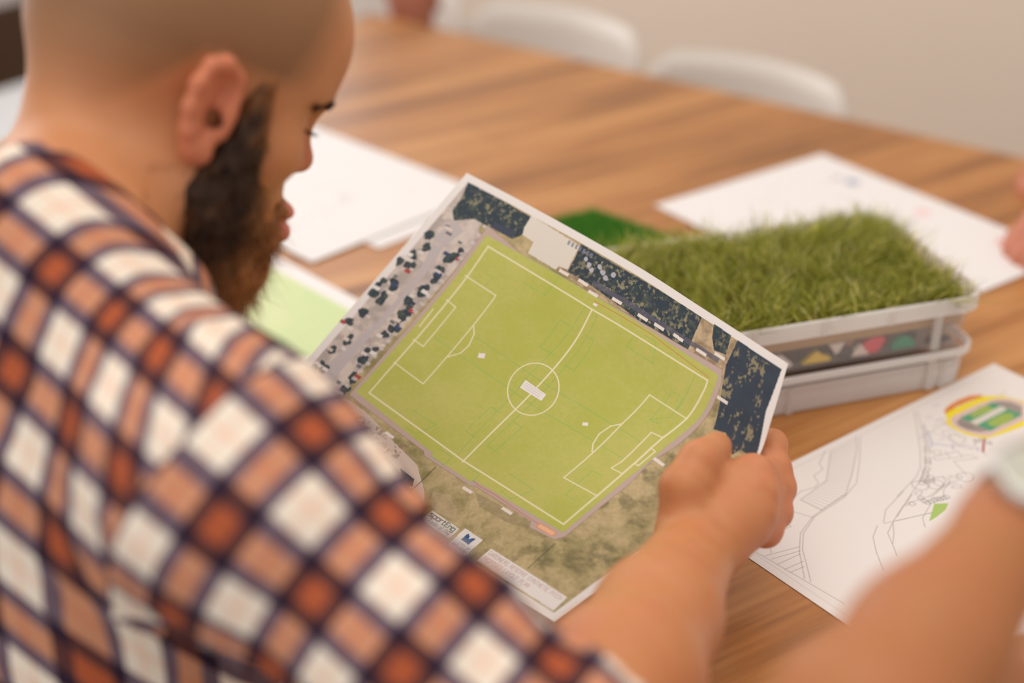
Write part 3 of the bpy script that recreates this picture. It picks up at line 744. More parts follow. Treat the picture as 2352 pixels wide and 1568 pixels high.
    q = P[0] + ux * 1.6 + uy * 10.2; pg.text('PROPOSED LAYOUT PLAN', *q, 3.3, (186, 140, 136), 0.28, a, adv=pg.fit('GARDINERS RESERVE SYNTHETIC PITCH', 3.3, np.linalg.norm(P[1] - P[0]) - 3))
    return pg

def hermite(ps, t):
    ps = np.array(ps, float); s = np.array([0] + list(np.cumsum(np.linalg.norm(np.diff(ps, axis=0), axis=1)))); s /= s[-1]
    m = np.zeros_like(ps); m[1:-1] = (ps[2:] - ps[:-2]) / (s[2:] - s[:-2])[:, None]
    m[0] = (ps[1] - ps[0]) / (s[1] - s[0]); m[-1] = (ps[-1] - ps[-2]) / (s[-1] - s[-2])
    i = np.clip(np.searchsorted(s, t, side='right') - 1, 0, len(s) - 2); h = (s[i + 1] - s[i])[:, None]; u = ((t - s[i]) / (s[i + 1] - s[i]))[:, None]
    return (2*u**3-3*u**2+1)*ps[i] + (u**3-2*u**2+u)*h*m[i] + (-2*u**3+3*u**2)*ps[i+1] + (u**3-u**2)*h*m[i+1]
S_TOP = [[-0.04, 1.1721, 0.9706], [0.009, 1.1292, 0.9616], [0.0983, 1.0485, 0.9421], [0.1531, 0.9951, 0.9267], [0.2099, 0.9378, 0.9109]]
S_RIGHT = [[0.2099, 0.9378, 0.9109], [0.1967, 0.9133, 0.8774], [0.1835, 0.8936, 0.8503], [0.1514, 0.8729, 0.8259], [0.1049, 0.8503, 0.8021], [0.0312, 0.8186, 0.7599]]
S_BOT = [[-0.2285, 1.0406, 0.787], [-0.046, 0.8854, 0.7673], [0.0312, 0.8186, 0.7599]]
S_LEFT = [[-0.04, 1.1721, 0.9706], [-0.1357, 1.1062, 0.8774], [-0.2285, 1.0406, 0.787]]
def held(x, y):
    u, v = np.asarray(x, float) / 300, np.asarray(y, float) / 258
    U, V = u[:, None], v[:, None]
    A, B, C_, D = (np.array(q) for q in (S_TOP[0], S_TOP[-1], S_BOT[0], S_BOT[-1]))
    return (1 - V) * hermite(S_TOP, u) + V * hermite(S_BOT, u) + (1 - U) * hermite(S_LEFT, v) + U * hermite(S_RIGHT, v) - ((1-U)*(1-V)*A + U*(1-V)*B + (1-U)*V*C_ + U*V*D)
tag(paint_aerial().mesh('printed_plan', held, M_page, loc=(0.02, 0.86, 0.83)), 'aerial print of a green soccer pitch held up in both hands', 'plan')

def flat(origin, ang, z, waves=0.0, seed=0, flip=1):
    c, s = math.cos(math.radians(ang)), math.sin(math.radians(ang))
    def fn(x, y):
        x, y = np.asarray(x) / 1000.0, np.asarray(y) / 1000.0
        zz = z + waves * (0.5 + 0.5 * np.sin(x * 17 + seed) * np.cos(y * 15 + seed * 2))
        return np.stack([origin[0] + c * x + s * y * flip, origin[1] + s * x - c * y * flip, zz], 1)
    return fn

def paint_site():
    pg = Page(422, 594, 0.55, (234, 226, 222))
    ink = (140, 126, 124)
    for P in PLAN['lines']: pg.line(T(P), 0.55, ink, .8)
    for P in PLAN['hatch']: pg.line(T(P), 0.5, (166, 150, 148), .8)
    pg.line([(8, 8), (414, 8), (414, 586), (8, 586)], 0.5, (190, 180, 178), .8, close=True)
    t = np.linspace(0, 6.3, 14)
    for i, c in enumerate(T(PLAN['tree'])): pg.line([(c[0] + 2.6 * math.cos(q) * (1 + .1 * math.sin(5 * q)), c[1] + 2.6 * math.sin(q)) for q in t], 0.5, (110, 98, 98), .9)
    for c in T(PLAN['btree']): pg.line([(c[0] + 8 * math.cos(q), c[1] + 7 * math.sin(q) * (1 + .12 * math.cos(3 * q))) for q in t], 0.5, (120, 104, 100), .9)
    for k in range(10):
        y = 310 + 26 * k; pg.line([(60, y), (200, y - 30 + 8 * k), (400, y + 14)], 0.6, (206, 196, 194), .7)
    pg.poly(T(PLAN['field']), (170, 196, 108))
    pg.poly(T(PLAN['orange']), (222, 132, 60)); pg.poly(T(PLAN['yellow']), (242, 220, 30)); pg.poly(T(PLAN['pink']), (218, 190, 184))
    pg.line(T(PLAN['yellow']), 0.5, (150, 140, 60), .5, close=True)
    pg.poly(T(PLAN['gray']), (158, 144, 138)); pg.line(T(PLAN['gray']), 1.2, (226, 200, 194), close=True)
    pg.poly(T(PLAN['teal']), (84, 156, 118)); pg.poly(T(PLAN['lg1']), (158, 180, 88)); pg.poly(T(PLAN['lg2']), (158, 180, 88))
    pg.poly(T(PLAN['strip']), (226, 218, 206))
    P = [np.array(p) for p in T(PLAN['strip'])]
    for k in range(14):
        f = (k + 1) / 15; a, b = P[0] * (1 - f) + P[1] * f, P[3] * (1 - f) + P[2] * f
        pg.line([a * .85 + b * .15, a * .3 + b * .7, a * .15 + b * .85 + (.8, 0)], 0.5, (130, 122, 116), .8)
    g = [np.array(p) for p in T(PLAN['gray'])]
    for k in range(7):
        a = g[0] * (1 - k / 7) + g[9 % len(g)] * k / 7 if False else g[-1] * (1 - k / 8) + g[-3] * k / 8
        pg.line([a, a + (6, -9)], 0.6, (112, 102, 98), .8)
    for P in PLAN['blue']: pg.line(T(P), 1.0, (110, 122, 184), .7)
    for P in PLAN['pen']: pg.line(T(P), 0.6, (110, 100, 106), .85)
    pg.line(T(PLAN['redpen']), 2.0, (176, 60, 58))
    return pg
tag(paint_site().mesh('site_plan', flat((0.146, 0.979), 37.2, TZ + 0.0006, 0.0006, 1), M_page, loc=(0.42, 0.95, TZ)),
    'line-drawn site plan with a coloured stadium, lying under the watch wrist', 'plan')

def faint_page(w, h, seed, bgc=(236, 231, 229)):
    pg = Page(w, h, 1.5, bgc); r = np.random.default_rng(seed)
    for k in range(14):
        p = np.array([r.uniform(20, w - 60), r.uniform(20, h - 40)]); q = p + (r.uniform(-70, 90), r.uniform(-40, 60))
        pg.line([p, (p + q) / 2 + (r.normal() * 8, r.normal() * 8), q], 1.6, (206, 200, 200), .6)
    pg.line([(9, 9), (w - 9, 9), (w - 9, h - 9), (9, h - 9)], 1.5, (220, 214, 213), .6, close=True)
    return pg
# white plan behind the grass box: one corner points away from the camera
pg = faint_page(297, 390, 3)
pg.poly([(244, 88), (262, 80), (266, 98), (250, 104)], (120, 140, 176), .7); pg.poly([(236, 70), (258, 66), (254, 78)], (150, 130, 150), .6)
pg.poly([(238, 205), (262, 196), (268, 214), (246, 222)], (240, 190, 190), .55); pg.poly([(252, 318), (268, 312), (270, 328), (256, 330)], (236, 150, 150), .7)
def away(x, y):
    return flat((0.177, 1.629), 35.6, TZ + 0.0006, 0.0007, 4)(x, y)
tag(pg.mesh('plan_sheet', away, M_page, loc=(0.42, 1.6, TZ)), 'white plan sheet with faint blue and pink marks behind the grass box', 'plan')
pg = faint_page(280, 420, 8)
pg.poly([(130, 110), (160, 106), (150, 130)], (216, 210, 210), .7)
tag(pg.mesh('plan_sheet', flat((-0.228, 1.463), 46, TZ + 0.0022, 0.0012, 2, flip=-1), M_page, loc=(-0.25, 1.7, TZ)), 'blank-looking white sheet on the table just beyond the bearded face', 'plan')
pg = faint_page(200, 210, 9)
tag(pg.mesh('plan_sheet', flat((-0.155, 1.502), 45, TZ + 0.0008, 0.0006, 5, flip=-1), M_page, loc=(-0.1, 1.55, TZ)), 'white sheet half tucked under another, beyond the top corner of the held print', 'plan')
pg = Page(297, 420, 1.0, (240, 234, 231))
pg.poly([(14, 22), (282, 22), (282, 404), (14, 404)], (206, 222, 164))
n_ = pg.noise(60, 4); pg._put((slice(None), slice(None)), np.clip((n_ - .5) * 2.5, 0, .6) * ((pg.X > 14) & (pg.X < 282) & (pg.Y > 22) & (pg.Y < 404)), (222, 226, 176))
pg.poly([(120, 205), (170, 198), (171, 206), (121, 213)], (240, 234, 230)); pg.poly([(60, 190), (100, 190), (100, 195), (60, 195)], (232, 230, 214))
for k in range(5): pg.line([(30 + 50 * k, 60), (60 + 46 * k, 380)], 1.0, (222, 230, 190), .8)
tag(pg.mesh('green_plan', flat((-0.315, 1.53), -46.8, TZ + 0.0006, 0.0006, 3), M_page, loc=(-0.3, 1.3, TZ)), 'pale green printed plan with white margin lying below the beard', 'plan')

# ------------------------------------------------------------------ plastic box, turf and sample chips
FRC = np.array([0.452, 1.193]); BD = np.array([-0.953, -0.304]); BB = np.array([-0.304, 0.953])
BL, BW = 0.34, 0.205
def boxpt(x, y, z):      # x along the front from the right corner, y towards the back
    q = FRC + BD * x + BB * y; return np.array([q[0], q[1], z])
BC = boxpt(BL / 2, BW / 2, 0)
M_body = frosted('clear_plastic', 0.14, (0.97, 0.95, 0.94)); M_rim = frosted('frosted_rim', 0.68, (0.98, 0.95, 0.93)); M_rib = frosted('frosted_rib', 0.5)
def ring(inset, rad, z):
    P = []
    for cx, cy, a0 in ((BL - inset - rad, inset + rad, -90), (BL - inset - rad, BW - inset - rad, 0), (inset + rad, BW - inset - rad, 90), (inset + rad, inset + rad, 180)):
        for a in np.radians(np.linspace(a0, a0 + 90, 7)):
            P.append(boxpt(cx + rad * math.cos(a), cy + rad * math.sin(a), z))
    return P
def tray(name, z0, z1, label, rimh, ins0, bandh):
    root = empty(name, BC + np.array([0, 0, z0])); tag(root, label, 'box', 'stacked translucent boxes')
    b = MB(); b.loft([ring(ins0 + .002, .02, z0 + .002), ring(ins0 + .001, .022, z0), ring(ins0, .022, z0 + .002), ring(.004, .024, z1 - rimh), ring(.0055, .023, z1 - rimh), ring(ins0 + .002, .02, z0 + .003)], cap=False)
    n = 28; b.f.append(tuple(range(n - 1, -1, -1))); k0 = len(b.v) - n; b.f.append(tuple(range(k0, k0 + n)))
    b.build('tray_wall', M_body, root)
    r = MB(); r.loft([ring(.004, .024, z1 - rimh), ring(0, .026, z1 - rimh + .001), ring(0, .026, z1 - .001), ring(.001, .026, z1), ring(.003, .024, z1), ring(.004, .024, z1 - .002), ring(.0055, .023, z1 - rimh), ring(.004, .024, z1 - rimh)], cap=False)
    r.build('rim', M_rim, root)
    if bandh:
        r = MB(); r.loft([ring(ins0 - .0008, .022, z0 + .001), ring(.0035 + (ins0 - .004) * .4, .023, z0 + bandh), ring(.005 + (ins0 - .004) * .4, .022, z0 + bandh), ring(ins0 + .0012, .021, z0 + .001)], cap=False)
        r.build('base_band', M_rim, root)
    R = np.array([[BD[0], BB[0], 0], [BD[1], BB[1], 0], [0, 0, 1.]])
    for x in ([.036, .105, .175, .245, .31] if bandh == 0 else [.036, .20]):
        q = MB(); q.box(boxpt(x, 0.0005 if not bandh else .0052, z1 - rimh / 2 if not bandh else z0 + bandh / 2), np.array([.0030, .0014, rimh / 2 - .001 if not bandh else bandh / 2 - .001]), R); q.build('rib', M_rib, root)
    q = MB(); q.box(boxpt(.052, 0.0035, (z0 + z1) / 2), np.array([.004, .002, (z1 - z0) / 2 - .003]), R); q.build('rib', M_rib, root)
    q = MB(); q.box(boxpt(.004, .060, (z0 + z1) / 2), np.array([.002, .004, (z1 - z0) / 2 - .003]), R); q.build('rib', M_rib, root)
tray('lower_tray', TZ + 0.0005, TZ + 0.044, 'lower shallow translucent plastic box resting on the table', .008, .008, .030)
tray('upper_tray', TZ + 0.0445, TZ + 0.100, 'upper translucent plastic box with turf and colour chips inside', .017, .010, 0)

M_sand = mat('sandy_backing', (0.50, 0.33, 0.17), 0.9, 0.1, bump=(400, 0.6, 0.003))
M_dark_pad = mat('dark_underlay', (0.03, 0.028, 0.032), 0.9, 0.1)
M_grass = mat('synthetic_blades', 'Col', 0.45, 0.35)
_nt = M_grass.node_tree; _tl = _nt.nodes.new('ShaderNodeBsdfTranslucent'); _mx = _nt.nodes.new('ShaderNodeMixShader'); _mx.inputs[0].default_value = 0.45
_at = [n for n in _nt.nodes if n.type == 'ATTRIBUTE'][0]; _nt.links.new(_at.outputs['Color'], _tl.inputs['Color'])
_nt.links.new(_nt.nodes['Principled BSDF'].outputs[0], _mx.inputs[1]); _nt.links.new(_tl.outputs[0], _mx.inputs[2]); _nt.links.new(_mx.outputs[0], _nt.nodes['Material Output'].inputs['Surface'])
turf = empty('turf_sample', boxpt(BL / 2, BW / 2, TZ + .068)); tag(turf, 'tall olive synthetic grass sample filling the top of the plastic box', 'turf')
def inner_slab(z0, z1, ins, name, m, parent):
    b = MB(); b.loft([ring(ins, .015, z0), ring(ins, .015, z1)]); return b.build(name, m, parent)
inner_slab(TZ + .0670, TZ + .084, .0125, 'backing', M_sand, turf)
inner_slab(TZ + .0662, TZ + .0668, .0125, 'underlay', M_dark_pad, turf)
N = 11500
rx, ry = rng.uniform(.013, BL - .013, N), rng.uniform(.013, BW - .013, N)
roots = np.stack([FRC[0] + BD[0] * rx + BB[0] * ry, FRC[1] + BD[1] * rx + BB[1] * ry, np.full(N, TZ + .0835)], 1)
lean = np.stack([wob(roots * 1.0, 60, 3) * .35 + rng.normal(0, .30, N), wob(roots, 60, 4) * .35 + rng.normal(0, .30, N)], 1)
edge = np.minimum(np.minimum(rx, BL - rx), np.minimum(ry, BW - ry))
k_ = np.clip(edge / .012, .15, 1)[:, None]; lean *= k_
dirs = norm(np.concatenate([lean, np.ones((N, 1))], 1))
bend = np.concatenate([lean * .5 + rng.normal(0, .12, (N, 2)) * k_, -0.15 * np.ones((N, 1))], 1)
Ls = rng.uniform(.026, .043, N) * (0.92 + .12 * wob(roots, 45, 6)) * (1 + .12 * np.clip(ry / BW, 0, 1))
pal = np.array([lin((160, 164, 62)), lin((182, 182, 78)), lin((232, 222, 130)), lin((112, 122, 44)), lin((244, 234, 176)), lin((196, 196, 92))])
cols = pal[rng.choice(6, N, p=[.28, .27, .15, .17, .05, .08])] * rng.uniform(.55, 1.35, (N, 1))
v, f, c = strands(roots, dirs, bend, Ls, rng.uniform(.0012, .0021, N), cols, 4, 5)
tag(mesh_np('blades', v, f, M_grass, turf, c), kind='stuff')

# flat short turf square further back
t2o = np.array([0.100, 1.600]); a1 = np.array([math.cos(math.radians(-43.3)), math.sin(math.radians(-43.3))]); a2 = np.array([math.cos(math.radians(-150)), math.sin(math.radians(-150))])
t2 = empty('turf_square', (*(t2o + a1 * .07 + a2 * .07), TZ)); tag(t2, 'short bright green turf square lying behind the held print', 'turf')
b = MB(); q = [t2o, t2o + a1 * .14, t2o + a1 * .14 + a2 * .14, t2o + a2 * .14]
b.loft([[np.array([*p, TZ + .0005]) for p in q], [np.array([*p, TZ + .006]) for p in q]]); b.build('backing', mat('turf_base', (0.05, 0.12, 0.02), .9, .1), t2)
N = 9000; s_, t_ = rng.uniform(0.02, .98, (2, N)) * .14
roots = np.stack([t2o[0] + a1[0] * s_ + a2[0] * t_, t2o[1] + a1[1] * s_ + a2[1] * t_, np.full(N, TZ + .0058)], 1)
dirs = norm(np.concatenate([rng.normal(0, .35, (N, 2)), np.ones((N, 1))], 1))
cols = np.array([lin((92, 160, 58)), lin((116, 178, 74)), lin((78, 142, 48))])[rng.choice(3, N)]
v, f, c = strands(roots, dirs, rng.normal(0, .2, (N, 3)) * (1, 1, 0), rng.uniform(.007, .011, N), .0014, cols, 2, 6)
tag(mesh_np('blades', v, f, M_grass, t2, c), kind='stuff')

# loose sample chips seen through the front wall of the upper tray: x along the front, then height, outline in mm
def chip(x, pts, color, name, label, y=.0135, th=.006):
    m = mat(name + '_' + label.split()[0], color, .6, .3)
    b = MB(); z0 = TZ + .0475
    A = [boxpt(x - p[0] / 1000, y, z0 + p[1] / 1000) for p in pts]; B = [boxpt(x - p[0] / 1000, y + th, z0 + p[1] / 1000) for p in pts]
    b.loft([A, B]); o = b.build(name, m, loc=boxpt(x, y, z0), bevel=.0006)
    tag(o, label, 'sample', 'colour sample chips in the upper box')
BLK = (0.035, 0.032, 0.036)
chip(0.185, [(-30, 0), (24, 0), (26, 4), (12, 15), (-8, 18), (-30, 17)], BLK, 'sample_chip', 'black chip lying widest at the left end of the box', y=.0205)
chip(0.212, [(-16, 0), (14, 0), (16, 3), (4, 14), (-14, 15)], (0.90, 0.84, 0.80), 'sample_chip', 'off-white chip nearest the corner of the held print')
chip(0.172, [(-14, 0), (16, 0), (15, 4), (8, 6), (2, 12), (-3, 10)], (0.92, 0.66, 0.05), 'sample_chip', 'yellow chip, the only yellow one in the box')
chip(0.156, [(-14, 8), (4, 0), (12, 3), (10, 10), (-2, 16), (-12, 17)], (0.05, 0.042, 0.045), 'sample_chip', 'charcoal chip standing right of the yellow chip', y=.024)
chip(0.150, [(-9, 16.5), (9, 17), (4, 7), (0, 4)], (0.92, 0.86, 0.80), 'sample_chip', 'white triangular chip pointing down between dark chips', y=.0155)
chip(0.140, [(-8, 0), (6, 0), (8, 5), (1, 12), (-4, 8)], (0.06, 0.05, 0.055), 'sample_chip', 'small dark chip below the white triangle')
chip(0.133, [(-8, 17), (8, 17.5), (6, 8), (1, 4), (-4, 9)], (0.92, 0.50, 0.32), 'sample_chip', 'peach chip left of the red chip', y=.024)
chip(0.127, [(-10, 0), (12, 0), (8, 4), (2, 12)], (0.90, 0.80, 0.73), 'sample_chip', 'cream triangular chip between peach and red')
chip(0.113, [(-10, 12), (-2, 17), (10, 17), (14, 13), (7, 1), (0, 0), (-6, 3)], (0.80, 0.07, 0.11), 'sample_chip', 'red rounded chip, the only red one')
chip(0.099, [(-8, 2), (8, 0), (10, 12), (2, 17), (-9, 16)], (0.045, 0.038, 0.045), 'sample_chip', 'dark chip between the red and green chips', y=.024)
chip(0.079, [(-13, 0), (13, 0), (12, 6), (5, 12), (-4, 13), (-11, 8)], (0.02, 0.34, 0.19), 'sample_chip', 'green domed chip, the only green one')
chip(0.093, [(-10, 12), (12, 12), (12, 17.5), (-8, 17.5)], (0.05, 0.12, 0.50), 'sample_chip', 'blue chip behind the green chip', y=.0315)
chip(0.083, [(-4, 11), (5, 11), (6, 15), (1, 18), (-4, 17)], (0.92, 0.85, 0.82), 'sample_chip', 'tiny white chip on top of the green chip', y=.0235)
chip(0.064, [(-6, 0), (5, 0), (5, 15), (-5, 16)], (0.05, 0.05, 0.08), 'sample_chip', 'dark upright chip right of the green chip', y=.024)
chip(0.040, [(-12, 0), (14, 0), (12, 4), (-10, 5)], (0.06, 0.05, 0.05), 'sample_chip', 'dark chip alone at the right end of the box')

# ------------------------------------------------------------------ people
M_skin = mat('skin', 'Col', 0.5, 0.35, sss=0.06)
M_beard = mat('beard_hair', 'Col', 0.65, 0.25)
M_plaid = plaid_material()
M_eye = mat('eye_white', (0.75, 0.72, 0.68), 0.2, 0.5)
SKIN = lin((208, 144, 100)); SKIN_RED = lin((208, 112, 88)); SKIN_TAN = lin((194, 124, 76)); LIP = lin((226, 134, 122))

# camera-space helper for orientations estimated from the photograph
CS, SN = math.cos(PITCH), math.sin(PITCH)
def c2w(v): return np.array([v[0], -v[2] * CS + v[1] * SN, v[2] * SN + v[1] * CS])

def sheet(x, y, off=0.0):
    p = held(np.array([float(x)]), np.array([float(y)]))[0]
    a = held(np.array([x + 1.0]), np.array([float(y)]))[0] - p; b = held(np.array([float(x)]), np.array([y + 1.0]))[0] - p
    n = norm(np.cross(a, b)); n = n * np.sign(n[2]); return p + n * off
HC = cp(405, 211, 0.945)
HR = np.stack([c2w((.5234, -.2792, .805)), c2w((.773, -.2418, -.5865)), c2w((.3584, .9293, .0893))], 1)   # columns: right, forward, up
def H(x, y, z): return HC + HR @ np.array([x, y, z])
def hell(c, r, k=.015, op='add', tilt=0.0):
    R = HR
    if tilt:
        a = math.radians(tilt); R = HR @ np.array([[1, 0, 0], [0, math.cos(a), -math.sin(a)], [0, math.sin(a), math.cos(a)]])
    return ell(H(*c), r, R, k, op)
def hcone(a, b, ra, rb, k=.012): return cone(H(*a), H(*b), ra, rb, k)

NB = cp(125, 735, 0.885)                                  # base of the neck
BF = np.array([0.788, 0.616, 0.0]); BR = np.array([0.616, -0.788, 0.0]); UP = np.array([0, 0, 1.0])
SH_R = cp(530, 1110, 0.80); SH_L = NB - BR * .175 - UP * .065 + BF * .02
EL_R = cp(1315, 1770, 0.755); WR_R = cp(1588, 1278, 1.014)
EL_L = SH_L + BF * .13 - UP * .25 - BR * .04
WR_L = sheet(26, 250) + norm(sheet(26, 250) - sheet(26, 200)) * .075 - UP * .035

def head_prims():
    return skull_prims() + ear_prims()
def skull_prims():
    p = [hell((0, -.004, .052), (.078, .100, .082), .01), hell((0, -.05, .03), (.068, .056, .062), .03),
         hell((0, .045, .06), (.066, .05, .055), .03),                           # forehead
         hell((0, .028, -.02), (.060, .060, .075), .03),                          # face mass
         hcone((.052, .012, -.055), (.022, .072, -.098), .022, .02, .03), hcone((-.052, .012, -.055), (-.022, .072, -.098), .022, .02, .03),
         hell((0, .078, -.098), (.026, .02, .02), .025),                         # chin
         hell((0, .062, -.060), (.032, .034, .036), .02),                       # muzzle
         hell((.042, .052, -.014), (.021, .026, .020), .02), hell((-.042, .052, -.014), (.021, .026, .020), .02),   # cheekbones
         hcone((.045, .068, .036), (.008, .090, .03), .009, .01, .014), hcone((-.045, .068, .036), (-.008, .090, .03), .009, .01, .014),  # brows
         hell((.033, .088, .012), (.017, .014, .012), .012, 'sub'), hell((-.033, .088, .012), (.017, .014, .012), .012, 'sub'),
         hell((.032, .066, .012), (.0135, .0135, .0135), .006), hell((-.032, .066, .012), (.0135, .0135, .0135), .006),
         hcone((0, .086, .026), (0, .097, -.008), .0075, .0085, .012), hell((0, .098, -.014), (.0115, .0115, .0095), .008),   # nose
         hell((.0115, .089, -.018), (.0075, .009, .0075), .006), hell((-.0115, .089, -.018), (.0075, .009, .0075), .006),
         hell((.006, .095, -.0225), (.0035, .005, .004), .003, 'sub'), hell((-.006, .095, -.0225), (.0035, .005, .004), .003, 'sub'),
         hell((0, .094, -.051), (.023, .0135, .008), .006), hell((0, .0965, -.066), (.020, .0145, .0105), .005),   # lips
         hell((0, .106, -.0578), (.023, .006, .0013), .002, 'sub')]
    return p
def ear_prims():
    p = []
    for s in (1, -1):                                                            # ears
        e = lambda y, z, x=.078: (s * (.074 + (x - .074) * .9), y * .86 - .003, z * .84 - .003)
        p += [hell(e(-.002, .002, .079), (.006, .017, .030), .006, tilt=-8)]
        o = [(.010, .014, .078), (.008, .029, .081), (-.004, .037, .084), (-.016, .032, .088), (-.022, .016, .091), (-.021, -.002, .089), (-.015, -.018, .086), (-.006, -.029, .082), (.003, -.033, .079)]
        for (y0, z0, x0), (y1, z1, x1) in zip(o[:-1], o[1:]): p.append(hcone(e(y0, z0, x0), e(y1, z1, x1), .0046, .0046, .005))
        p += [hell(e(-.001, -.030, .080), (.005, .008, .008), .006)]
        p += [hell(e(-.001, -.003, .089), (.011, .0085, .013), .004, 'sub'), hell(e(.002, .016, .089), (.0100, .0075, .0135), .004, 'sub', -14), hell(e(.003, -.004, .080), (.012, .0045, .0055), .003, 'sub')]
        p += [hcone(e(.011, -.012, .078), e(.012, .002, .079), .0045, .0045, .005), hcone(e(-.012, .018, .083), e(-.011, -.012, .084), .0035, .0035, .005)]
    return p

def trunk_prims():
    lean = BF * -.10
    return [cone(H(0, -.032, -.045), NB, .057, .066, .03),
            cone(NB + UP * .05, SH_R * .55 + NB * .45 + UP * .018, .048, .050, .04), cone(NB + UP * .05, SH_L * .55 + NB * .45 + UP * .018, .048, .050, .04),
            cone(SH_R - UP * .0, NB - UP * .07, .062, .085, .04), cone(SH_L, NB - UP * .07, .062, .085, .04),
            ell(NB - UP * .19 - BF * .005 - BR * .01, (.165, .112, .20), np.stack([BR, BF, UP], 1), .06),
            ell(NB - UP * .42 + lean, (.155, .115, .19), np.stack([BR, BF, UP], 1), .06)]
def arm_prims(S, E, W):
    m = S * .55 + E * .45; f1 = E * .68 + W * .32; f2 = E * .35 + W * .65
    return [cone(S, m, .054, .046, .04), cone(m, E, .044, .041, .02), cone(E, f1, .041, .0475, .02), cone(f1, f2, .0475, .040, .02), cone(f2, W, .040, .030, .015)]

def hand_from(j):
    """j: wrist, cmc + thumb joints, four fingers (mcp, pip, dip, tip)"""
    W = j['w']; p = []
    mc = [f[0] for f in j['f']]
    for i, m in enumerate(mc): p.append(cone(W + (m - W) * .12, m, .0195, .0142, .014))
    p.append(cone(W * .5 + mc[1] * .5, W * .5 + mc[3] * .5, .018, .016, .014))
    p += chain(j['t'], [.0195, .0165, .0135, .0115], .010)
    p.append(cone(j['t'][0], mc[0] * .5 + W * .5, .017, .014, .014))
    p.append(cone(j['t'][1], mc[0], .0085, .0085, .012))
    for f in j['f']:
        p += chain(f, [.0122, .0112, .0098, .0080], .008)
        p.append(ell(f[1], (.0115, .0115, .0115), k=.004)); p.append(ell(f[0], (.0128, .0128, .0128), k=.006))
    return p

RH = dict(w=WR_R,
    t=[cp(1578, 1205, 1.0268), cp(1572, 1120, 1.0247), cp(1606, 1058, 1.0350), cp(1646, 1026, 1.0531)],
    f=[[cp(1728, 1090, 1.0526), cp(1780, 1078, 1.0888), cp(1775, 1018, 1.1043), cp(1705, 1005, 1.1116)],
       [cp(1738, 1132, 1.0423), cp(1790, 1122, 1.0836), cp(1760, 1078, 1.1095), cp(1700, 1070, 1.1095)],
       [cp(1734, 1176, 1.0371), cp(1782, 1176, 1.0733), cp(1755, 1140, 1.1022), cp(1700, 1130, 1.1033)],
       [cp(1712, 1214, 1.0350), cp(1758, 1218, 1.0630), cp(1735, 1192, 1.0867), cp(1690, 1178, 1.0919)]])
OUT_L = norm(sheet(26, 250) - sheet(26, 200))
LH = dict(w=WR_L, t=[WR_L * .6 + sheet(8, 262, .012) * .4, sheet(8, 262, .020), sheet(12, 244, .016), sheet(16, 224, .0115)],
    f=[[sheet(6 + 18 * i, 268, -.022), sheet(8 + 18 * i, 248, -.032), sheet(9 + 18 * i, 234, -.024), sheet(10 + 18 * i, 220, -.0105)] for i in range(4)])

BODY = head_prims() + trunk_prims() + arm_prims(SH_R, EL_R, WR_R) + arm_prims(SH_L, EL_L, WR_L) + hand_from(RH) + hand_from(LH)
f_body = lambda P: field(BODY, P)
lo = np.array([-.75, .25, .50]); hi = np.array([.35, 1.30, 1.42])
V, Q = nets(f_body, lo, hi, 0.0021)
hl = (V - HC) @ HR                                                   # head-local coordinates
col = np.tile(SKIN, (len(V), 1))
def mixc(m, c):
    global col
    m = np.clip(m, 0, 1)[:, None]; col = col * (1 - m) + c * m
sm = lambda a, b, x: np.clip((x - a) / (b - a), 0, 1)
inhead = (np.linalg.norm(hl - (0, 0, .01), axis=1) < .17)
mixc(.45 * (.5 + .5 * wob(V, 70, 1)), SKIN_TAN)
far_ = sm(.14, .20, np.linalg.norm(hl - (0, 0, .01), axis=1))
mixc(.30 * (.5 + .5 * wob(V, 160, 2)) * far_, SKIN_RED)
mixc(.32 * sm(.1, .9, wob(V, 190, 22)) * sm(.20, .14, np.linalg.norm(V - RH['f'][1][0], axis=1)), lin((186, 112, 66)))
# cropped scalp: hairline from the temples round behind the ears
hair = sm(-.035, .03, hl[:, 2]) * sm(.058, .03, hl[:, 1] - .30 * (hl[:, 2] - .02)) * inhead * (hl[:, 2] > -.05) * sm(.020, .036, hl[:, 2] + np.clip(-hl[:, 1] - .02, 0, .05) * 1.2)
earm = (field([q for q in ear_prims() if q['op'] == 'add'], V) < .0015) & (np.abs(hl[:, 0]) > .074)
mixc(.8 * hair * ~earm, lin((122, 90, 60)))
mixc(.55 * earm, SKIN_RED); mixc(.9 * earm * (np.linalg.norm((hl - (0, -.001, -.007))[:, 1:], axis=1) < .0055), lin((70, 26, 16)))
lips = (np.abs(hl[:, 0]) < .024) & (hl[:, 1] > .088) & (hl[:, 2] > -.077) & (hl[:, 2] < -.045)
mixc(.8 * lips, LIP)
mixc(.5 * sm(.03, .012, np.linalg.norm(hl - (0, .1, -.014), axis=1)), SKIN_RED)
for f in RH['f']:
    for q in f[:2]: mixc(.35 * sm(.022, .006, np.linalg.norm(V - q, axis=1)), SKIN_RED)
# reddish arm hair shows as a warm tint
aw = (EL_R - WR_R); t_ = ((V - WR_R) @ aw) / (aw @ aw)
mixc(.45 * sm(-.25, .05, t_) * (np.linalg.norm(V - WR_R, axis=1) < .3) * (.6 + .4 * wob(V, 260, 9)), lin((202, 134, 74)))
man = mesh_np('person', V, Q, M_skin, None, col, loc=NB * (1, 1, 0))
tag(man, 'bearded person in a rust and cream checked shirt reading a held print', 'person')

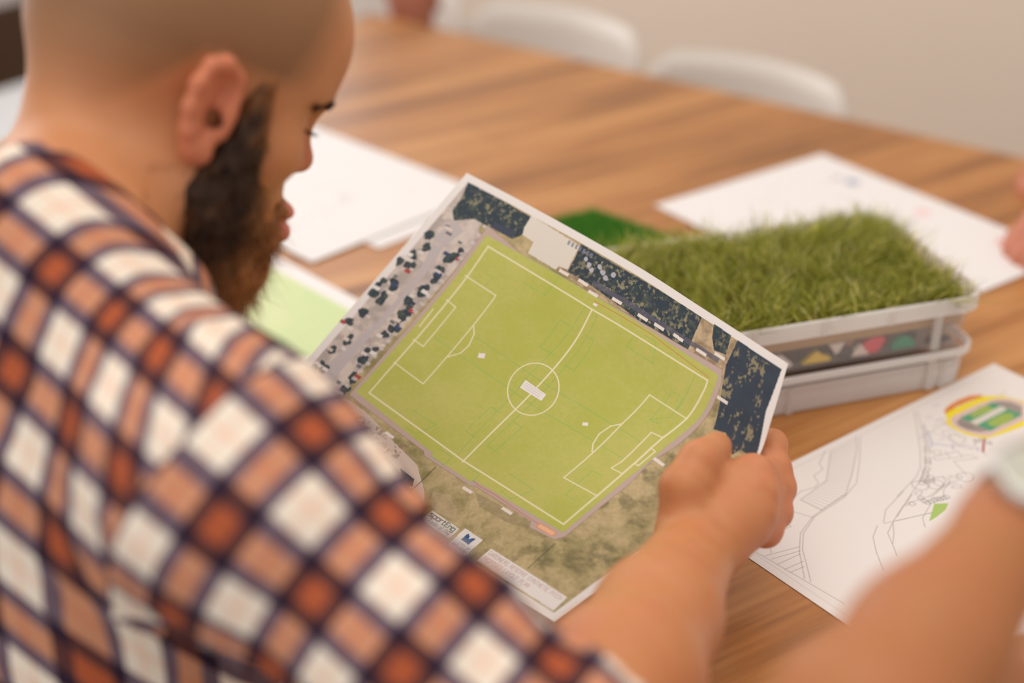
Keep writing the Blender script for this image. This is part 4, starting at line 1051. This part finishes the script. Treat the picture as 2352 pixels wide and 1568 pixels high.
# ---- shirt
SHIRT = trunk_prims()[1:] + [cone(NB + UP * .012, NB - UP * .05, .066, .08, .03)]
ARMR = [cone(SH_R, SH_R * .5 + EL_R * .5, .063, .053, .05), cone(SH_R * .5 + EL_R * .5, EL_R, .053, .054, .02), cone(EL_R, EL_R * .7 + WR_R * .3, .053, .056, .02)]
ARML = [cone(SH_L, SH_L * .5 + EL_L * .5, .064, .058, .05), cone(SH_L * .5 + EL_L * .5, EL_L, .057, .053, .02), cone(EL_L, EL_L * .7 + WR_L * .3, .053, .056, .02)]
fdR = norm(WR_R - EL_R); fdL = norm(WR_L - EL_L)
CUT_R = EL_R + fdR * .012; CUT_L = EL_L + fdL * .05
axR = norm(EL_R - SH_R); axL = norm(EL_L - SH_L)
def folds(P):
    s = (P - SH_R) @ axR
    return .0030 * wob(P, 32, 12) + .0012 * wob(P, 85, 13) + .0022 * np.sin(s * 95 + 2.5 * wob(P, 20, 15)) * sm(.08, .22, s)
def f_shirt(P):
    d = field(SHIRT + ARMR + ARML, P) - .0075 - folds(P)
    nearR = np.linalg.norm(P - EL_R, axis=1) < .16; nearL = np.linalg.norm(P - EL_L, axis=1) < .16
    d = np.where(nearR, np.maximum(d, (P - CUT_R) @ fdR), d); d = np.where(nearL, np.maximum(d, (P - CUT_L) @ fdL), d)
    return np.maximum(d, .56 - P[:, 2])
SV, SQ = nets(f_shirt, np.array([-.75, .22, .50]), hi, 0.0036)
# cloth coordinates: along and round the sleeve, across and down the back
def sleeve_uv(P, S, E, ax, ref):
    side = norm(np.cross(ax, ref)); up2 = np.cross(side, ax)
    r = P - S; s = r @ ax
    ang = np.arctan2(r @ side, r @ up2)
    return np.stack([s, ang * .062], 1), ang
CAMV = norm(np.array([0, 0, CAM_Z]) - SH_R)
sel_ref = norm(CAMV - axR * (CAMV @ axR))
uvR, angR = sleeve_uv(SV, SH_R, EL_R, axR, sel_ref)
uvL, angL = sleeve_uv(SV, SH_L, EL_L, axL, UP)
dn = norm(-UP * .62 - BF * .78)
rt2 = norm(BR - dn * (BR @ dn))
xs_, yf_ = (SV - NB) @ rt2, (SV - NB) @ BF
uvB = np.stack([xs_ + .9 * np.maximum(0, yf_ + .05) * sm(.06, .14, xs_), (SV - NB) @ dn], 1)
cent = SV[SQ].mean(1)
sR = (cent - SH_R) @ axR > -.012 + .25 * np.maximum(0, .03 - ((cent - SH_R) @ UP)) * 0
dR = np.linalg.norm(cent - SH_R - np.clip((cent - SH_R) @ axR, 0, .3)[:, None] * axR, axis=1)
isR = sR & (dR < .105) & (((cent - NB) @ BR) > .10)
sL = (cent - SH_L) @ axL > -.012
dL = np.linalg.norm(cent - SH_L - np.clip((cent - SH_L) @ axL, 0, .3)[:, None] * axL, axis=1)
isL = sL & (dL < .105) & (((cent - NB) @ BR) < -.10) & ~isR
def sub(mask, uv, name, parent):
    q = SQ[mask]; used, inv = np.unique(q, return_inverse=True)
    c = uv[q]                                                     # per corner
    if name == 'sleeve':                                          # keep faces at the wrap-round together
        w = c[..., 1]; big = (w.max(1) - w.min(1)) > .2
        w[big] = np.where(w[big] < 0, w[big] + 2 * math.pi * .062, w[big])
    return mesh_np(name, SV[used], inv.reshape(q.shape), M_plaid, parent, None, c.reshape(-1, 2))
shirt = sub(~(isR | isL), uvB + (.018, .012), 'shirt', man)
sub(isR, uvR + (.010, .026), 'sleeve', shirt)
sub(isL, uvL, 'sleeve', shirt)

# collar: a folded band round the neck, open in front
nd = norm(H(0, -.032, -.045) - NB)
cx = norm(BR - nd * (BR @ nd)); cy = np.cross(nd, cx)               # cy points forward
cb = NB + nd * .018
def collar():
    nt, prof = 73, [(.0, -.006), (.001, .018), (.004, .034), (.009, .0385), (.014, .036), (.019, .022), (.025, .004), (.029, -.008), (.0305, -.0125), (.0275, -.0135), (.022, .002), (.016, .020), (.010, .032), (.005, .028), (.0035, .016), (.0025, -.006)]
    V, UV = [], []
    L = np.concatenate([[0], np.cumsum([math.hypot(b[0] - a[0], b[1] - a[1]) for a, b in zip(prof[:-1], prof[1:])])])
    for a in np.linspace(math.radians(28), math.radians(332), nt):      # 0 = front
        front = max(0, math.cos(a)); d = cy * math.cos(a) + cx * math.sin(a)
        r0 = .0655 + .010 * front
        for (dr, h), l in zip(prof, L):
            V.append(cb + d * (r0 + dr * (1 + .25 * front)) + nd * (h - .012 * front) - UP * .006 * front)
            UV.append((a * .085 + .01, l * 1.0 + .012))
    n = len(prof); Fq = []; cuv = []
    for i in range(nt - 1):
        for j in range(n):
            q = (i * n + j, (i + 1) * n + j, (i + 1) * n + (j + 1) % n, i * n + (j + 1) % n); Fq.append(q)
            cuv.append([UV[q[0]], UV[q[1]], UV[q[2]] if j < n - 1 else UV[q[1]], UV[q[3]] if j < n - 1 else UV[q[0]]])
    return mesh_np('collar', np.array(V), np.array(Fq), M_plaid, shirt, None, np.array(cuv).reshape(-1, 2))
collar()

# ---- beard, brows, lashes, eyes
BE = []
for s in (1, -1):
    BE += [hcone((s * .069, .028, .026), (s * .068, .027, -.018), .008, .015, .01), hcone((s * .064, .025, -.018), (s * .052, .026, -.058), .017, .030, .012),
           hcone((s * .054, .020, -.056), (s * .034, .046, -.098), .030, .036, .02), hcone((s * .040, .034, -.102), (s * .014, .046, -.126), .032, .028, .02),
           hcone((s * .050, .047, -.050), (s * .038, .070, -.070), .018, .019, .012),
           hcone((s * .018, .089, -.043), (s * .029, .083, -.053), .0045, .006, .006), hcone((s * .026, .086, -.052), (s * .032, .078, -.072), .0065, .012, .008)]
BE += [hcone((0, .070, -.100), (0, .050, -.132), .028, .024, .02), hell((0, .088, -.084), (.024, .012, .012), .012)]
f_be = lambda P: np.maximum(field(BE, P) + .0020 + .0022 * wob((P - HC) @ HR, 230, 31) + .0018 * wob(P, 520, 32), -(np.linalg.norm(((P - HC) @ HR - (0, .106, -.0610)) / (.025, .022, .0175), axis=1) - 1) * .008)
BV, BQ = nets(f_be, HC - .20, HC + .16, 0.0022)
bl = (BV - HC) @ HR
def beard_col(L_, r, amt=1.0):
    n = len(L_); dark, mid, gin = lin((52, 34, 22)), lin((112, 72, 40)), lin((168, 110, 62))
    f = np.clip(.5 + .45 * wob(L_, 60, 41) + .25 * wob(L_, 240, 42) + 6.0 * (L_[:, 1] - .045) + r.normal(0, .22 * amt, n), 0, 1)[:, None]
    return np.where(f < .5, dark + (mid - dark) * f * 2, mid + (gin - mid) * (f - .5) * 2)
parts = [(BV, BQ, beard_col(bl, rng, .4))]
g = grad(f_be, BV)
N = 16000; ok_ = np.where(~((bl[:, 1] > .078) & (np.abs(bl[:, 0]) < .03) & (bl[:, 2] > -.082)))[0]; pick = rng.choice(ok_, N); rootp = BV[pick] - g[pick] * .002
lr = (rootp - HC) @ HR
down = c2w((-.25, -1, 0.0)); grow = HR @ np.array([0, .25, -1.0])
d0 = norm(g[pick] * .55 + norm(grow) * 1.0 + rng.normal(0, .38, (N, 3)))
Lh = np.clip(.007 + .13 * np.clip(-lr[:, 2] - .02, 0, .10), .006, .019) * rng.uniform(.6, 1.25, N)
v, f, c = strands(rootp, d0, norm(down)[None] * .25 + rng.normal(0, .25, (N, 3)), Lh, .00055, beard_col(lr, rng), 3, 8)
parts.append((v, f, c))
v, f, c = join(parts); mesh_np('beard', v, f, M_beard, man, c)

for s in (1, -1):
    N = 620; t = rng.random(N) ** .9
    base = np.stack([s * (.012 + .040 * t), .0985 - .030 * t ** 1.6 - .001, .0275 + .005 * np.sin(t * 2.6) - .006 * t ** 2], 1) + rng.normal(0, .0016, (N, 3)) * (1, .4, 1)
    dd = norm(np.stack([s * np.ones(N) * .9, -.35 * np.ones(N), .25 * np.ones(N)], 1) + rng.normal(0, .22, (N, 3)))
    P0 = HC + base @ HR.T
    fd = field(head_prims(), P0); gg = grad(lambda P: field(head_prims(), P), P0); P0 = P0 - gg * (fd - .0002)[:, None]
    v, f, c = strands(P0, dd @ HR.T, gg * .2, rng.uniform(.005, .0075, N), .0008, np.tile(lin((60, 38, 24)), (N, 1)), 2, 9)
    mesh_np('eyebrow', v, f, M_beard, man, c)
    eb = H(s * .032, .0685, .012)
    ec, eq = nets(lambda P: np.linalg.norm(P - eb, axis=1) - .0118, eb - .016, eb + .016, .0012)
    le = (ec - eb) @ HR
    eye_o = mesh_np('eye', ec, eq, mat('eye', 'Col', .15, .5), man, np.where((np.hypot(le[:, 0], le[:, 2] + .004) < .0055)[:, None] & (le[:, 1] > 0)[:, None], lin((70, 56, 44)), lin((226, 216, 208))))
    N = 70; t = np.linspace(-1, 1, N)
    lb = np.stack([s * (.033 + .014 * t), .0800 - .004 * t * t - .003 * (t > 0) * t, .0075 - .001 * t * t], 1)
    v, f, c = strands(HC + lb @ HR.T, norm(np.stack([s * .35 * t + s * .15, np.ones(N), -.35 * np.ones(N)], 1) + rng.normal(0, .1, (N, 3))) @ HR.T, np.tile(HR[:, 2] * .2, (N, 1)), rng.uniform(.009, .012, N), .0008, np.tile(lin((40, 26, 18)), (N, 1)), 2, 10)
    mesh_np('eyelash', v, f, M_beard, man, c)

# ---- the person with the watch, reaching in from the right
def arm_person(prims, box, res, base, name, label, tone, seed):
    V, Q = nets(lambda P: field(prims, P), box[0], box[1], res)
    c = np.tile(tone, (len(V), 1)); m = (.25 * (.5 + .5 * wob(V, 80, seed)))[:, None]; c = c * (1 - m) + lin((196, 112, 88)) * m
    o = mesh_np(name, V, Q, M_skin, None, c, loc=base); tag(o, label, 'person'); return o
W2 = cp(2336, 1215, .69); E2 = cp(1975, 1690, .60)
fd2 = norm(W2 - E2)
hd = norm(cp(2400, 930, .86) - W2)
right2 = norm(np.cross(hd, UP))
def reach_hand(W, d, side, back, sc=0.92, curl=.35):
    """a relaxed hand pointing along d; side = towards the thumb; back = back of the hand"""
    f = []
    for i, (o, l) in enumerate(((.024, .95), (.008, 1.05), (-.009, 1.0), (-.025, .82))):
        m = W + (d * .085 + side * o) * sc; a = d - back * curl * .5; b = d - back * curl * 1.4; c = d - back * curl * 2.4
        p = m + norm(a + side * o * 3) * .042 * l * sc; q = p + norm(b) * .027 * l * sc; r = q + norm(c) * .021 * l * sc
        f.append([m, p, q, r])
    t0 = W + (d * .022 + side * .022 - back * .006) * sc; t1 = t0 + norm(d * .7 + side * .6 - back * .35) * .040 * sc; t2 = t1 + norm(d * .9 + side * .25 - back * .3) * .030 * sc
    return dict(w=W, t=[t0, t1, t2, t2 + norm(d - back * .3) * .024 * sc], f=f)
HJ2 = reach_hand(W2 + fd2 * .03, norm(fd2 + c2w((.9, 0, 0))), right2, norm(UP + fd2 * .2), .9)
E3 = cp(2150, 1700, .74); W3 = cp(2440, 1590, .82)
P2 = [cone(E2, E2 * .6 + W2 * .4, .036, .033, .02), cone(E2 * .6 + W2 * .4, W2, .033, .0245, .02), cone(W2, W2 + fd2 * .03, .0255, .026, .015)] + hand_from(HJ2)
P2 += [cone(E2, cp(1700, 2150, .62), .040, .046, .02)]
P2 += [cone(cp(1700, 2150, .62), cp(1950, 1900, .72), .05, .042, .03), cone(cp(1950, 1900, .72), E3, .042, .034, .02), cone(E3, W3, .033, .026, .02)] + hand_from(reach_hand(W3, norm(W3 - E3), norm(np.cross(norm(W3 - E3), UP)) * -1, UP, .9))
b_lo = np.array([-.10, .05, .55]); b_hi = np.array([.60, 1.02, 1.12])
lady = arm_person(P2, (b_lo, b_hi), .0024, E2 * (1, 1, 0), 'person', 'person at lower right, bare forearm with a wristwatch reaching over the site plan', lin((176, 114, 68)), 51)

# wristwatch: strap ring round the wrist, round case with a pale dial
M_strap = mat('brown_strap', (0.085, 0.035, 0.018), .6, .3); M_case = mat('watch_case', (0.55, 0.56, 0.54), .25, .5, .8); M_dial = mat('watch_dial', (0.52, 0.50, 0.42), .4, .4); M_hand = mat('watch_hands', (0.15, .13, .1), .4, .4)
wc = W2 + fd2 * .006
toc = norm(np.array([0, 0, CAM_Z]) - wc); wn = norm(toc - fd2 * (toc @ fd2)); wn = norm(wn - norm(np.cross(fd2, wn)) * .22 * np.sign(norm(np.cross(fd2, wn))[0]))
ws = np.cross(fd2, wn)
watch = MB()
rings = []
for a in np.linspace(0, 2 * math.pi, 41)[:-1]:
    d = wn * math.cos(a) + ws * math.sin(a)
    rings.append([wc + d * r + fd2 * h for r, h in ((.0255, -.009), (.0285, -.0095), (.0289, 0), (.0285, .0095), (.0255, .009))])
n = 5
watch.add([p for r in rings for p in r], [(i * n + j, ((i + 1) % 40) * n + j, ((i + 1) % 40) * n + (j + 1) % n, i * n + (j + 1) % n) for i in range(40) for j in range(n)])
strap = watch.build('wristwatch', M_strap, lady, smooth=True); strap['label'] = 'round pale-dialled wristwatch on a dark brown strap'
def disc(c, nrm, u, prof, name, m, parent):
    w = np.cross(nrm, u); b = MB()
    b.loft([[c + nrm * h + (u * math.cos(a) + w * math.sin(a)) * r for a in np.linspace(0, 2 * math.pi, 40, endpoint=False)] for r, h in prof])
    return b.build(name, m, parent, smooth=False, bevel=0)
ct = wc + wn * .0285
disc(ct, wn, fd2, [(.0190, -.003), (.0208, 0), (.0211, .005), (.0196, .0075), (.0184, .0078), (.0182, .0062)], 'watch_case', M_case, strap)
disc(ct, wn, fd2, [(.0182, .0058), (.0182, .0066)], 'watch_dial', M_dial, strap)
for a, l in ((.6, .009), (2.4, .013)):
    b = MB(); u = fd2 * math.cos(a) + ws * math.sin(a); b.box(ct + wn * .0072 + u * l / 2, np.array([l / 2, .0006, .0002]), np.stack([u, np.cross(wn, u), wn], 1)); b.build('watch_hand', M_hand, strap)

# ---- hands of two people at the far ends of the table
def far_hands(pts, label, tone, seed, name='person'):
    prims = []
    for E, W, d, side in pts: prims += [cone(E, W, .040, .028, .02)] + hand_from(reach_hand(W, norm(d), norm(side), UP, 1.0, .9))
    A = np.concatenate([[e, w, w + norm(d) * .2] for e, w, d, _ in pts]); lo_, hi_ = A.min(0) - .09, A.max(0) + .09
    return arm_person(prims, (lo_, hi_), .004, A.mean(0) * (1, 1, 0), name, label, tone, seed)
wA = TN(-.38 + .25, 1.545, TZ + .05)
a0 = cp(2522, 490, 1.60); b0 = cp(2500, 350, 1.78)
far_hands([(a0 + np.array([.28, .02, .10]), a0 + np.array([.06, 0, .0]), (-1, .05, -.1), (0, 1, .2)), (b0 + np.array([.30, .10, .10]), b0 + np.array([.07, .02, 0]), (-1, -.1, -.1), (0, -1, .2))],
          'person at the right edge, only two hands held above the table end', lin((190, 120, 92)), 61)
c0 = TN(-1.66, 1.93, .80)
far_hands([(c0 + np.array([-.10, .28, .02]), c0 + np.array([-.02, .04, .0]), (.35, -.9, -.2), (1, .2, 0))], 'person far off at the left table corner, a hand showing beyond the forehead', lin((150, 86, 60)), 71)
